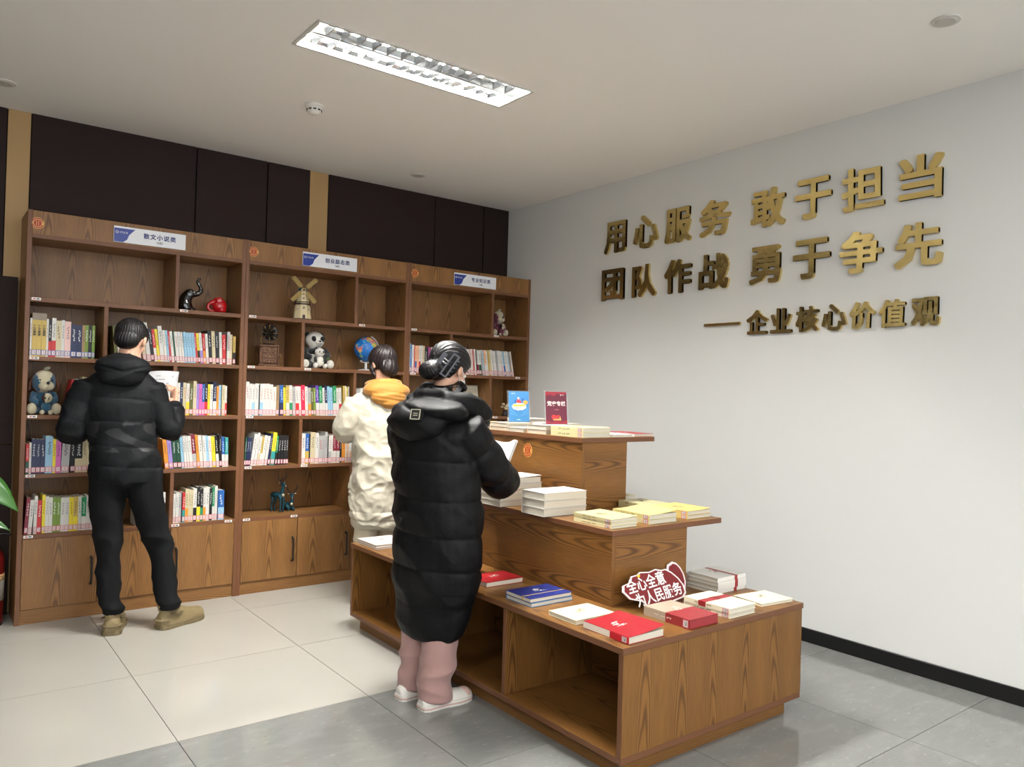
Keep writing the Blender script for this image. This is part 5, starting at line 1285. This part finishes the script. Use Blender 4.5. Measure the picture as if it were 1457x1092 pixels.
# ---- man in the dark jacket
JK = mat('jacket_charcoal', (9, 11, 14), .7, spec=.2, bump=.25, bscale=14); JK2 = mat('jacket_dark_print', (12, 13, 16), .62)
TR = mat('trousers_black', (9, 10, 12), .85, spec=.2)
BOOT = mat('boot_khaki', (128, 112, 78), .7, bump=.2, bscale=60); BOOTS = mat('boot_sole', (112, 98, 70), .7); BOOTD = mat('boot_dark', (86, 74, 52), .6)
def man():
    r = person('man with short black hair in a dark padded jacket, black trousers and khaki boots', (.453, -.39), 13)
    hg, HM = head_geo(Vector((.010, .030, 1.592)), math.radians(24), math.radians(22))
    Rw = Vector((.243, .165, 1.245)); Lw = Vector((-.135, .235, 1.15))
    MR = Matrix.Translation(Rw) @ Matrix.Rotation(math.radians(8), 4, 'Z') @ Matrix.Rotation(math.radians(56), 4, 'X') @ Matrix.Rotation(math.radians(20), 4, 'Y')
    ML = Matrix.Translation(Lw) @ Matrix.Rotation(math.radians(-40), 4, 'Z') @ Matrix.Rotation(math.radians(30), 4, 'X') @ Matrix.Rotation(math.radians(60), 4, 'Y')
    gs = hg + [tube_geo([(-.005, .0, 1.40), (.0, .012, 1.47), (.008, .022, 1.56)], [.062, .056, .054], 18, 3),
               ring_loft(smooth_rings([(0, 0, .84, .13, .09), (-.01, 0, 1.05, .125, .085), (-.025, 0, 1.25, .15, .085), (-.02, 0, 1.36, .13, .07), (-.01, 0, 1.42, .06, .05)])),
               tube_geo([(-.15, 0, 1.34), (-.245, -.01, 1.10), Lw], [.045, .038, .026], 14, 3), tube_geo([(.105, 0, 1.33), (.215, 0, 1.095), Rw], [.045, .038, .026], 14, 3),
               tube_geo([(-.07, 0, .88), (-.067, .0, .46), (-.035, -.01, .06)], [.075, .045, .034], 14, 3), tube_geo([(.09, 0, .88), (.19, .02, .42), (.24, 0, .06)], [.075, .045, .034], 14, 3)]
    gs += hand_geo(MR, -1, .62) + hand_geo(ML, 1, .55)
    link('body', remesh('body', gs, .0045, 3), r, (SKIN,))
    face_parts(r, None, HM)
    # hair: cropped sides, fuller top
    hc = (.010, .012, 1.612)
    HMi = HM.inverted()
    def hf(co, no):
        co = hair_fn(hc, 0, 70, .0022)(co, no)
        M = np.array(HMi); l = co @ M[:3, :3].T + M[:3, 3]
        m = (l[:, 1] > .035) & (l[:, 2] < .045)
        k = np.clip((l[:, 1] - .035) / .03, 0, 1) * np.clip((.045 - l[:, 2]) / .03, 0, 1)
        m2 = (np.abs(l[:, 0]) > .05) & (l[:, 2] < .0) & (l[:, 1] > -.03)
        k = np.maximum(k, np.where(m2, np.clip(-l[:, 2] / .02, 0, 1), 0))
        l2 = l * (1 - .28 * k)[:, None]
        N_ = np.array(HM); return l2 @ N_[:3, :3].T + N_[:3, 3]
    link('hair', remesh('hair', [xform(ball_geo((0, -.010, .030), (.083, .100, .090), 28, 20), HM), xform(ball_geo((0, -.048, -.018), (.068, .056, .058), 20, 14), HM)], .004, 3, hf), r, (HAIR,))
    # jacket
    Ra = [(.112, 0, 1.33), (.160, 0, 1.22), (.218, .0, 1.095), (.238, .085, 1.15), (.243, .150, 1.228)]; La = [(-.185, 0, 1.34), (-.262, -.015, 1.10), (-.21, .12, 1.11), (-.14, .215, 1.145)]
    tors = smooth_rings([(.014, 0, .815, .172, .128), (.008, 0, .86, .180, .136), (0, 0, .95, .175, .134), (-.012, 0, 1.02, .170, .13), (-.02, 0, 1.10, .172, .126), (-.026, 0, 1.20, .188, .126), (-.03, 0, 1.30, .196, .118), (-.028, 0, 1.365, .172, .10), (-.02, .004, 1.42, .11, .085), (-.01, .01, 1.45, .075, .07)])
    def jf(co, no):
        dt, _ = seg_param(co, [(-.02, 0, .8), (-.02, 0, 1.35)]); dr, pr = seg_param(co, Ra); dl, pl = seg_param(co, La)
        ra = (dr < .085) & (co[:, 0] > .12) & (co[:, 2] < 1.33); la = (dl < .085) & (co[:, 0] < -.175) & (co[:, 2] < 1.33)
        zz = co[:, 2] + .012 * wnoise(co, 9, 1) + .03 * np.abs(co[:, 0])
        b = bulge(zz, [.775, .825, .915, 1.025, 1.155, 1.275, 1.50]) - .75
        ba = .6 * (bulge(np.where(ra, pr, pl), [-.05, .10, .20, .29, .36, .46]) - .75)
        h = np.where(ra | la, ba * .5, b) * .0085
        h += .006 * ridged(co, 26, 11, 1.6) * np.where(ra | la, 1.0, np.clip((1.2 - co[:, 2]) / .25, .25, 1)) + .0022 * wnoise(co, 60, 8)
        return co + no * h[:, None]
    jm = remesh('jacket', [ring_loft(tors), tube_geo(Ra, [.074, .068, .058, .054, .046], 20, 5), tube_geo(La, [.078, .069, .062, .052], 20, 5),
                           ball_geo((-.15, 0, 1.315), (.085, .085, .07), 18, 12), ball_geo((.088, 0, 1.315), (.085, .085, .068), 18, 12)], .0055, 5, jf)
    link('jacket', jm, r, (JK, JK2))
    for f in jm.polygons:     # darker printed band across the back
        c = f.center
        if .99 < c.z < 1.155 and abs(c.x + .02) < .165 and c.y < 0 and math.sin(c.x * 41 + 3 * math.sin(c.z * 30)) + math.sin(c.z * 55 + c.x * 20) > .15: f.material_index = 1
    def hoodf(co, no):
        h = .006 * ridged(co, 20, 4, 1.8) + .0015 * wnoise(co, 70, 5); 
        g = np.exp(-((co[:, 2] - 1.415 - .25 * np.abs(co[:, 0] + .02)) / .007) ** 2) * .005
        return co + no * (h - g)[:, None]
    ring = [(-.015 + .088 * math.cos(a), .012 + .082 * math.sin(a), 1.478 - .012 * math.sin(a)) for a in [2 * PI * k / 16 for k in range(17)]]
    link('hood', remesh('hood', [ball_geo((-.022, -.080, 1.435), (.136, .088, .072), 24, 16), ball_geo((-.025, -.105, 1.395), (.118, .060, .062), 22, 14, (-.2, 0, 0)), tube_geo(ring, [.030] * 17, 12, 1, cap=False), ball_geo((-.02, -.005, 1.42), (.12, .09, .05))], .0055, 5, hoodf), r, (JK,))
    for q, P in ((1, Ra), (-1, La)):
        geo_obj('cuff', tube_geo([Vector(P[-1]) * .7 + Vector(P[-2]) * .3, P[-1], Vector(P[-1]) * 1.12 - Vector(P[-2]) * .12], [.046, .043, .038], 18, 3), JK, r)
    # trousers
    LL = [(-.075, 0, .88), (-.080, .002, .72), (-.070, .014, .47), (-.060, .0, .27), (-.038, -.010, .15), (-.034, -.010, .108)]; RL = [(.095, 0, .88), (.115, .002, .70), (.192, .032, .42), (.222, .018, .23), (.242, .0, .15), (.244, -.002, .108)]
    def tf(co, no):
        k = np.clip((.95 - co[:, 2]) / .3, 0, 1)
        h = .0085 * ridged(co, 20, 21, 2.2) * k * (.4 + np.exp(-((co[:, 2] - .44) / .10) ** 2) + .8 * np.exp(-((co[:, 2] - .15) / .08) ** 2))
        co = co + no * h[:, None]; co[:, 2] = np.maximum(co[:, 2], .108); return co
    link('trousers', remesh('trousers', [tube_geo(LL, [(.098, .105), (.090, .095), (.067, .072), (.060, .064), (.053, .058), (.054, .060)], 22, 4), tube_geo(RL, [(.098, .105), (.086, .095), (.066, .072), (.061, .064), (.056, .060), (.057, .062)], 22, 4), ball_geo((.010, 0, .87), (.165, .118, .10), 24, 14)], .006, 4, tf), r, (TR,))
    shoe(r, (-.034, -.002), math.radians(4), .290, .108, BOOT, BOOTS, .122, 'boot', BOOTS, True)
    shoe(r, (.244, .005), math.radians(52), .290, .108, BOOT, BOOTS, .122, 'boot', BOOTS, True)
    # paper in his right hand: a thing of its own
    bpy.context.view_layer.update()
    Mw = Matrix.Translation((.453, -.39, 0)) @ Matrix.Rotation(-math.radians(13), 4, 'Z')
    V, F = [], []; nx, nz = 10, 8
    for j in range(nz + 1):
        for i in range(nx + 1):
            u, v = i / nx, j / nz
            V.append(Mw @ Vector((.020 + .222 * u + .022 * v, .305 + .035 * (u - .5) ** 2 * 4 - .02 * u + .045 * v, 1.205 + .225 * v - .02 * (1 - u) * v + .012 * math.sin(u * PI))))
    for j in range(nz):
        for i in range(nx):
            a = j * (nx + 1) + i; F.append((a, a + 1, a + nx + 2, a + nx + 1))
    c = Vector((sum(v.x for v in V) / len(V), sum(v.y for v in V) / len(V), sum(v.z for v in V) / len(V)))
    e = empty('paper_sheet', c, 0, 'white printed paper sheet held by the man in the dark jacket', 'paper')
    o = geo_obj('sheet', ([v - c for v in V], F), mat('paper_white', (200, 200, 202), .7), e); s = o.modifiers.new('t', 'SOLIDIFY'); s.thickness = .0006
    V2, F2 = [], []
    for j in range(7):
        v = .25 + j * .1
        for (u0, u1) in ((.12, .5), (.52, .88 - .1 * (j % 3))):
            P = []
            for (uu, vv) in ((u0, v), (u1, v), (u1, v + .022), (u0, v + .022)):
                P.append(Mw @ Vector((.020 + .222 * uu + .022 * vv, .3035 + .035 * (uu - .5) ** 2 * 4 - .02 * uu + .045 * vv, 1.205 + .225 * vv - .02 * (1 - uu) * vv + .012 * math.sin(uu * PI))) - c)
            k = len(V2); V2 += P; F2.append((k, k + 1, k + 2, k + 3))
    geo_obj('print', (V2, F2), mat('print_grey', (130, 130, 134), .7), e, smooth=False)
man()

# ---- woman in the white coat with a yellow hood
WC = mat('coat_ivory', (184, 178, 160), .48, sheen=.1, bump=.2, bscale=22); YH = mat('hood_mustard', (170, 116, 40), .7, sheen=.2); CT = mat('trousers_cream', (200, 190, 168), .8)
def woman_white():
    r = person('woman with dark tied hair in a long ivory padded coat with a mustard yellow hood', (1.872, -.655), 16)
    hg, HM = head_geo(Vector((0, .035, 1.520)), math.radians(24), math.radians(-22), .95)
    Rw = Vector((.11, .25, 1.12)); Lw = Vector((-.10, .26, 1.13))
    MR = Matrix.Translation(Rw) @ Matrix.Rotation(math.radians(40), 4, 'Z') @ Matrix.Rotation(math.radians(25), 4, 'X'); ML = Matrix.Translation(Lw) @ Matrix.Rotation(math.radians(-40), 4, 'Z') @ Matrix.Rotation(math.radians(25), 4, 'X')
    gs = hg + [tube_geo([(0, 0, 1.34), (0, .010, 1.41), (0, .024, 1.48)], [.052, .046, .044], 18, 3),
               ring_loft(smooth_rings([(0, 0, .80, .125, .085), (0, 0, 1.02, .11, .08), (0, 0, 1.20, .135, .08), (0, 0, 1.30, .115, .07), (0, 0, 1.36, .05, .05)])),
               tube_geo([(-.14, 0, 1.28), (-.21, .02, 1.10), Lw], [.038, .032, .022], 14, 3), tube_geo([(.14, 0, 1.28), (.21, .02, 1.10), Rw], [.038, .032, .022], 14, 3),
               tube_geo([(-.075, 0, .84), (-.075, .0, .44), (-.065, -.01, .06)], [.070, .042, .032], 14, 3), tube_geo([(.075, 0, .84), (.075, .0, .44), (.065, -.01, .06)], [.070, .042, .032], 14, 3)]
    gs += hand_geo(MR, -1, .6) + hand_geo(ML, 1, .6)
    link('body', remesh('body', gs, .0045, 3), r, (SKIN,))
    face_parts(r, None, HM)
    hc = (0, .02, 1.53); HMi = HM.inverted()
    def hf(co, no):
        co = hair_fn(hc, 0, 46, .003, 1.8)(co, no)
        M = np.array(HMi); l = co @ M[:3, :3].T + M[:3, 3]
        k = np.clip((l[:, 1] - .035) / .03, 0, 1) * np.clip((.05 - l[:, 2]) / .03, 0, 1)
        l2 = l * (1 - .30 * k)[:, None]; N_ = np.array(HM); return l2 @ N_[:3, :3].T + N_[:3, 3]
    T_ = lambda g: xform(g, HM)
    link('hair', remesh('hair', [T_(ball_geo((0, -.014, .030), (.092, .108, .094), 28, 20)), T_(ball_geo((0, -.060, -.050), (.068, .052, .066), 20, 14)), T_(tube_geo([(-.055, .01, .02), (-.078, .02, -.03), (-.070, .018, -.085)], [.026, .018, .008], 10, 3)), T_(tube_geo([(.055, .0, .02), (.080, .0, -.03), (.072, .0, -.085)], [.026, .018, .008], 10, 3))], .004, 3, hf), r, (HAIRB,))
    Ra = [(.155, 0, 1.27), (.215, .03, 1.10), (.17, .15, 1.09), (.115, .235, 1.115)]; La = [(-.155, 0, 1.27), (-.218, .03, 1.115), (-.17, .15, 1.10), (-.105, .245, 1.125)]
    tors = smooth_rings([(.006, 0, .495, .150, .120), (.004, 0, .525, .178, .145), (.0, 0, .62, .186, .152), (0, 0, .75, .188, .152), (0, 0, .90, .184, .148), (0, 0, 1.05, .176, .14), (0, 0, 1.18, .180, .13), (0, 0, 1.27, .178, .12), (0, 0, 1.33, .14, .10), (0, 0, 1.385, .085, .075)])
    def cf(co, no):
        zz = co[:, 2] + .015 * wnoise(co, 8, 2)
        b = (bulge(zz, [.40, .545, .60, 1.6]) - .8) * .010
        low = np.clip((1.12 - co[:, 2]) / .15, .25, 1)
        warp = co + .02 * np.column_stack([wnoise(co, 14, 61), wnoise(co, 14, 62), wnoise(co, 14, 63)])
        h = low * (.017 * (ridged(warp, 23, 31, 1.1) - .3) + .0045 * (ridged(warp, 58, 33, 1.0) - .3)) + .002 * wnoise(co, 90, 35)
        return co + no * (b + h)[:, None]
    link('coat', remesh('coat', [ring_loft(tors), tube_geo(Ra, [.078, .074, .070, .052], 20, 5), tube_geo(La, [.080, .080, .074, .052], 20, 5), ball_geo((-.118, 0, 1.262), (.085, .085, .075)), ball_geo((.118, 0, 1.262), (.085, .085, .075))], .005, 4, cf), r, (WC,))
    def hoodf(co, no):
        h = .0035 * (ridged(co, 24, 41, 2.5) - .3) + .0012 * np.sin(co[:, 2] * 260 + 4 * co[:, 0] / .1) * np.clip((1.37 - co[:, 2]) / .05, 0, 1)
        return co + no * h[:, None]
    ring = [(.004 + .092 * math.cos(a), .008 + .085 * math.sin(a), 1.388 - .016 * math.sin(a)) for a in [2 * PI * k / 16 for k in range(17)]]
    link('hood', remesh('hood', [ball_geo((.010, -.055, 1.352), (.150, .098, .060), 24, 16), ball_geo((.016, -.098, 1.312), (.112, .060, .060), 22, 14, (-.15, 0, 0)), tube_geo(ring, [.026] * 17, 12, 1, cap=False), ball_geo((.02, -.108, 1.275), (.062, .045, .040)), ball_geo((0, -.01, 1.355), (.12, .09, .05))], .0055, 4, hoodf), r, (YH,))
    def tf(co, no): return co + no * (.006 * ridged(co, 22, 51, 2))[:, None]
    link('trousers', remesh('trousers', [tube_geo([(-.085, 0, .80), (-.080, 0, .50), (-.076, 0, .28), (-.068, -.005, .06)], [.09, .078, .074, .076], 20, 4), tube_geo([(.085, 0, .80), (.080, 0, .50), (.076, 0, .28), (.068, -.005, .06)], [.09, .078, .074, .076], 20, 4), ball_geo((0, 0, .80), (.15, .11, .10))], .006, 3, tf), r, (CT,))
    WS = mat('shoe_white', (214, 210, 202), .5)
    shoe(r, (-.068, 0), -.1, .25, .09, WS, WS, .07); shoe(r, (.068, 0), .1, .25, .09, WS, WS, .07)
    # the book she reads
    Mw = Matrix.Translation((1.872, -.655, 0)) @ Matrix.Rotation(-math.radians(16), 4, 'Z')
    e = empty('open_book', Mw @ Vector((.0, .33, 1.16)), -math.radians(16), 'open book held by the woman in the ivory coat, hidden in front of her', 'book')
    for q in (-1, 1):
        o = link('page_side', box_me('page_side', 0.002, .13, -.09, .09, 0, .012), e, (PAGES,)); o.matrix_local = Matrix.Rotation(math.radians(25), 4, 'X') @ Matrix.Rotation(-q * math.radians(14), 4, 'Y') @ Matrix.Scale(q, 4, (1, 0, 0))
woman_white()

# ---- woman in the long black coat
KC = mat('coat_black', (6, 6, 8), .6, spec=.22, bump=.25, bscale=18); PT = mat('trousers_dusty_pink', (164, 128, 122), .85, sheen=.2)
SW = mat('sneaker_white', (216, 212, 204), .5); SP = mat('sneaker_pink', (196, 164, 154), .6)
def woman_black():
    L0 = (1.345, -2.12)
    r = person('woman with hair in a grey claw clip, long black padded coat and dusty pink trousers', L0, 70)
    hg, HM = head_geo(Vector((.002, .100, 1.458)), math.radians(26), math.radians(6), .95)
    Rw = Vector((.075, .335, 1.03)); Lw = Vector((-.06, .335, 1.04))
    MR = Matrix.Translation(Rw) @ Matrix.Rotation(math.radians(55), 4, 'Z') @ Matrix.Rotation(math.radians(15), 4, 'X') @ Matrix.Rotation(math.radians(150), 4, 'Y')
    ML = Matrix.Translation(Lw) @ Matrix.Rotation(math.radians(-50), 4, 'Z') @ Matrix.Rotation(math.radians(15), 4, 'X') @ Matrix.Rotation(math.radians(-150), 4, 'Y')
    gs = hg + [tube_geo([(0, .01, 1.26), (0, .045, 1.34), (0, .082, 1.42)], [.052, .046, .044], 18, 3),
               ring_loft(smooth_rings([(.01, .02, .74, .13, .09), (.01, .01, .95, .11, .08), (.01, .0, 1.12, .135, .08), (0, 0, 1.22, .115, .07), (0, 0.01, 1.28, .05, .05)])),
               tube_geo([(-.14, 0, 1.20), (-.215, .18, .985), Lw], [.038, .032, .022], 14, 3), tube_geo([(.15, 0, 1.20), (.215, .205, .965), Rw], [.038, .032, .022], 14, 3),
               tube_geo([(-.07, .02, .78), (-.09, .03, .42), (-.092, .02, .06)], [.070, .042, .032], 14, 3), tube_geo([(.08, .02, .78), (.065, .02, .42), (.056, -.03, .06)], [.070, .042, .032], 14, 3)]
    gs += hand_geo(MR, -1, .6) + hand_geo(ML, 1, .6)
    link('body', remesh('body', gs, .0045, 3), r, (SKIN,))
    face_parts(r, None, HM, mask=True)
    mk = mat('mask_white', (206, 210, 214), .7)
    mm = remesh('face_mask', [xform(ball_geo((0, .058, -.040), (.056, .050, .052), 24, 16), HM)], .004, 2)
    m_ = link('face_mask', mm, r, (mk,))
    for q in (-1, 1):
        geo_obj('ear_loop', xform(tube_geo([(q * .052, .066, -.022), (q * .078, .012, -.004), (q * .083, -.008, .012), (q * .080, -.014, -.02), (q * .052, .06, -.062)], [.0016] * 5, 6, 4), HM), mk, m_)
    HMi = HM.inverted()
    def hf(co, no):
        M = np.array(HMi); l = co @ M[:3, :3].T + M[:3, 3]
        ang = np.arctan2(l[:, 0], l[:, 2] + .02)
        h = np.sin(ang * 34 + 3 * wnoise(l, 16, 5)) * .5 + np.sin(ang * 61 + wnoise(l, 20, 6) * 3) * .35
        co = co + no * (h * .0024)[:, None]
        l = co @ M[:3, :3].T + M[:3, 3]
        k = np.clip((l[:, 1] - .042) / .03, 0, 1) * np.clip((.052 - l[:, 2]) / .03, 0, 1)
        k2 = np.where((np.abs(l[:, 0]) > .045) & (l[:, 1] > -.022) & (l[:, 2] < .012), np.clip((.012 - l[:, 2]) / .02, 0, 1) * np.clip((l[:, 1] + .022) / .012, 0, 1), 0)
        l2 = l * (1 - .30 * np.maximum(k, k2))[:, None]; N_ = np.array(HM); return l2 @ N_[:3, :3].T + N_[:3, 3]
    T_ = lambda g: xform(g, HM)
    link('hair', remesh('hair', [T_(ball_geo((0, -.014, .032), (.092, .112, .100), 28, 20)), T_(ball_geo((0, -.072, -.030), (.064, .052, .060), 20, 14)), T_(ball_geo((-.004, -.112, -.062), (.058, .040, .046), 20, 14))], .004, 3, hf), r, (HAIR,))
    # claw clip lying against the hair on the right of the back of the head
    GC = mat('clip_grey', (70, 72, 80), .3)
    e = empty('claw_clip'); e.parent = r
    za = Vector((.44, .33, .83)).normalized(); nn = Vector((.603, -.798, .10)); nn = (nn - za * nn.dot(za)).normalized(); xa_ = (-nn).cross(za)
    e.matrix_local = Matrix(((xa_.x, -nn.x, za.x, .071), (xa_.y, -nn.y, za.y, .012), (xa_.z, -nn.z, za.z, 1.474), (0, 0, 0, 1)))
    hw, hh, b = .017, .056, .0075
    geo_obj('clip_frame', [box_geo(-hw, -hw + b, -.003, .003, -hh, hh), box_geo(hw - b, hw, -.003, .003, -hh, hh), box_geo(-hw + b, hw - b, -.003, .003, hh - b, hh), box_geo(-hw + b, hw - b, -.003, .003, -hh, -hh + b)], GC, e, smooth=False)
    for k in range(5): geo_obj('clip_tooth', tube_geo([(hw - .004, 0, -.036 + k * .018), (hw + .006, .018, -.036 + k * .018), (hw - .002, .034, -.036 + k * .018)], [.003, .0025, .0015], 6, 3), GC, e)
    geo_obj('clip_spring', [tube_geo([(-hw - .020, .002, -.006), (-hw + .002, -.004, -.004)], [.005, .005], 8), tube_geo([(-hw - .020, .002, .010), (-hw + .002, -.004, .010)], [.004, .004], 8)], mat('clip_metal', (150, 150, 150), .3, .9), e)
    geo_obj('clip_wing', [box_geo(-hw - .040, -hw - .018, .004, .009, -.032, .034)], GC, e, smooth=False)
    Ra = [(.165, .0, 1.20), (.212, .13, 1.04), (.214, .225, .968), (.14, .305, 1.0), (.085, .335, 1.02)]; La = [(-.155, 0, 1.20), (-.21, .10, 1.06), (-.212, .20, .985), (-.14, .29, 1.01), (-.07, .335, 1.03)]
    tors = smooth_rings([(.0, .03, .275, .125, .080), (.0, .03, .30, .158, .104), (.0, .028, .36, .180, .114), (.008, .024, .46, .200, .122), (.018, .026, .56, .216, .150), (.020, .028, .68, .218, .156), (.018, .024, .82, .218, .158), (.012, .014, .96, .214, .155), (.008, .004, 1.08, .208, .148), (.004, 0, 1.17, .195, .135), (.0, 0, 1.235, .155, .115), (0, .01, 1.30, .09, .085)])
    def cf(co, no):
        dr, pr = seg_param(co, Ra); dl, pl = seg_param(co, La)
        ra = (dr < .100) & ((co[:, 0] > .165) | (co[:, 1] > .175)) & (co[:, 0] > 0); la = (dl < .100) & ((co[:, 0] < -.165) | (co[:, 1] > .175)) & (co[:, 0] <= 0)
        zz = co[:, 2] + .010 * wnoise(co, 9, 1) + .02 * co[:, 0]
        b = bulge(zz, [.18, .44, .60, .745, .905, 1.075, 1.32]) - .70
        ba = bulge(np.where(ra, pr, pl), [-.08, .115, .26, .37, .46]) - .70
        h = np.where(ra | la, ba * .012, b * .013)
        low = np.where(co[:, 2] < .5, .45, 1.0)
        h = h * low + .006 * (ridged(co, 20, 71, 1.5) - .4) + .002 * wnoise(co, 70, 8)
        out = co + no * h[:, None]
        # stays clear of the table edge
        wx = L0[0] + out[:, 0] * math.cos(math.radians(70)) + out[:, 1] * math.sin(math.radians(70))
        ex = np.where(co[:, 2] < .53, np.maximum(0, wx - 1.509), 0)
        out[:, 0] -= ex * math.cos(math.radians(70)); out[:, 1] -= ex * math.sin(math.radians(70))
        return out
    link('coat', remesh('coat', [ring_loft(tors), tube_geo(Ra, [.088, .084, .080, .070, .054], 22, 5), tube_geo(La, [.084, .082, .078, .068, .054], 22, 5), ball_geo((-.115, 0, 1.165), (.10, .10, .085)), ball_geo((.125, 0, 1.165), (.10, .10, .085))], .0055, 5, cf), r, (KC,))
    def hoodf(co, no):
        h = .006 * (ridged(co, 22, 81, 1.6) - .3) + .0015 * wnoise(co, 80, 82)
        g = np.exp(-((co[:, 2] - 1.285 + .32 * (co[:, 0])) / .008) ** 2) * .006
        return co + no * (h - g)[:, None]
    ring = [(.0 + .088 * math.cos(a), .040 + .084 * math.sin(a), 1.352 + .012 * math.sin(a)) for a in [2 * PI * k / 16 for k in range(17)]]
    link('hood', remesh('hood', [ball_geo((.012, -.055, 1.268), (.198, .120, .064), 26, 18), ball_geo((-.004, -.110, 1.225), (.150, .085, .082), 24, 16, (-.2, 0, 0)), tube_geo(ring, [.036] * 17, 12, 1, cap=False), ball_geo((0, .0, 1.25), (.15, .11, .06)), tube_geo([(.0 + .076 * math.cos(a), .050 + .076 * math.sin(a), 1.368 + .010 * math.sin(a)) for a in [2 * PI * k / 16 for k in range(17)]], [.030] * 17, 12, 1, cap=False),
                                 tube_geo([(.08, -.04, 1.31), (.15, .05, 1.300), (.165, .14, 1.265), (.135, .225, 1.215)], [(.050, .045), (.052, .040), (.045, .032), (.028, .018)], 16, 4),
                                 tube_geo([(-.08, -.04, 1.31), (-.14, .05, 1.295), (-.13, .13, 1.26), (-.08, .19, 1.215)], [(.048, .045), (.048, .038), (.04, .03), (.026, .018)], 16, 4)], .0055, 5, hoodf), r, (KC,))
    # badge on the hood
    bd = empty('hood_badge'); bd.parent = r; bd.matrix_local = Matrix.Translation((.062, -.200, 1.262)) @ Matrix.Rotation(math.radians(12), 4, 'Z') @ Matrix.Rotation(math.radians(-16), 4, 'X')
    BW = mat('badge_pale', (188, 182, 160), .45); q = .022
    geo_obj('badge_frame', [box_geo(-q, -q + .003, -.004, .0, -q, q), box_geo(q - .003, q, -.004, .0, -q, q), box_geo(-q, q, -.004, 0, q - .003, q), box_geo(-q, q, -.004, 0, -q, -q + .003), box_geo(-q + .012, q - .012, -.003, 0, .003, .0055), box_geo(-q + .012, q - .012, -.003, 0, -.0055, -.003)], BW, bd, smooth=False)
    geo_obj('badge_field', box_geo(-q, q, -.0015, .03, -q, q), mat('badge_black', (24, 24, 24), .5), bd, smooth=False)
    def tf(co, no):
        h = .010 * ridged(co, 17, 91, 2) * (.3 + np.exp(-((co[:, 2] - .14) / .08) ** 2)) + .0015 * wnoise(co, 60, 9)
        co = co + no * h[:, None]; co[:, 2] = np.maximum(co[:, 2], .022); return co
    link('trousers', remesh('trousers', [tube_geo([(-.075, .02, .72), (-.088, .03, .42), (-.092, .032, .24), (-.094, .028, .10), (-.092, .022, .035)], [(.09, .085), (.070, .07), (.062, .064), (.060, .064), (.064, .068)], 22, 4), tube_geo([(.075, .02, .72), (.062, .02, .40), (.056, .010, .22), (.056, -.002, .10), (.054, -.008, .035)], [(.09, .085), (.082, .08), (.074, .076), (.072, .078), (.076, .082)], 22, 4), ball_geo((0, .02, .74), (.15, .11, .09))], .0055, 4, tf), r, (PT,))
    shoe(r, (-.090, .006), math.radians(18), .245, .088, SW, SW, .068, 'shoe', SP)
    shoe(r, (.060, -.022), math.radians(20), .255, .092, SW, SW, .068, 'shoe', SP)
    # the open book in her hands
    F_ = Vector((math.sin(math.radians(70)), math.cos(math.radians(70)), 0)); R_ = Vector((math.cos(math.radians(70)), -math.sin(math.radians(70)), 0))
    p = Vector((L0[0], L0[1], 0)) + R_ * .030 + F_ * .395 + Vector((0, 0, 1.055))
    e = empty('open_book', p, -math.radians(70), 'open white book held up by the woman in the black coat', 'book')
    for q in (-1, 1):
        V, F = [], []
        for j in range(2):
            for i in range(9):
                u = i / 8; x = q * .128 * u; y = .022 * math.sin(PI * min(1, u * 1.1)) - .02 * u
                V += [Vector((x, y, -.09 + .18 * j)), Vector((x, y + .008, -.09 + .18 * j))]
        for i in range(8):
            a = 2 * i; b = 18 + 2 * i
            F += [(a, a + 2, b + 2, b), (a + 1, b + 1, b + 3, a + 3), (b, b + 2, b + 3, b + 1), (a, a + 1, a + 3, a + 2)]
        F += [(0, 18, 19, 1), (16, 17, 35, 34)]
        o = geo_obj('page_side', (V, F), mat('paper_bright', (232, 232, 232), .6), e, smooth=False); o.matrix_local = Matrix.Rotation(math.radians(-35), 4, 'X')
        c = geo_obj('cover', ([Vector((v.x * 1.02, v.y + .010, v.z * 1.03)) for v in V], F), mat('cover_white', (214, 214, 212), .5), e, smooth=False); c.matrix_local = Matrix.Rotation(math.radians(-35), 4, 'X')
woman_black()
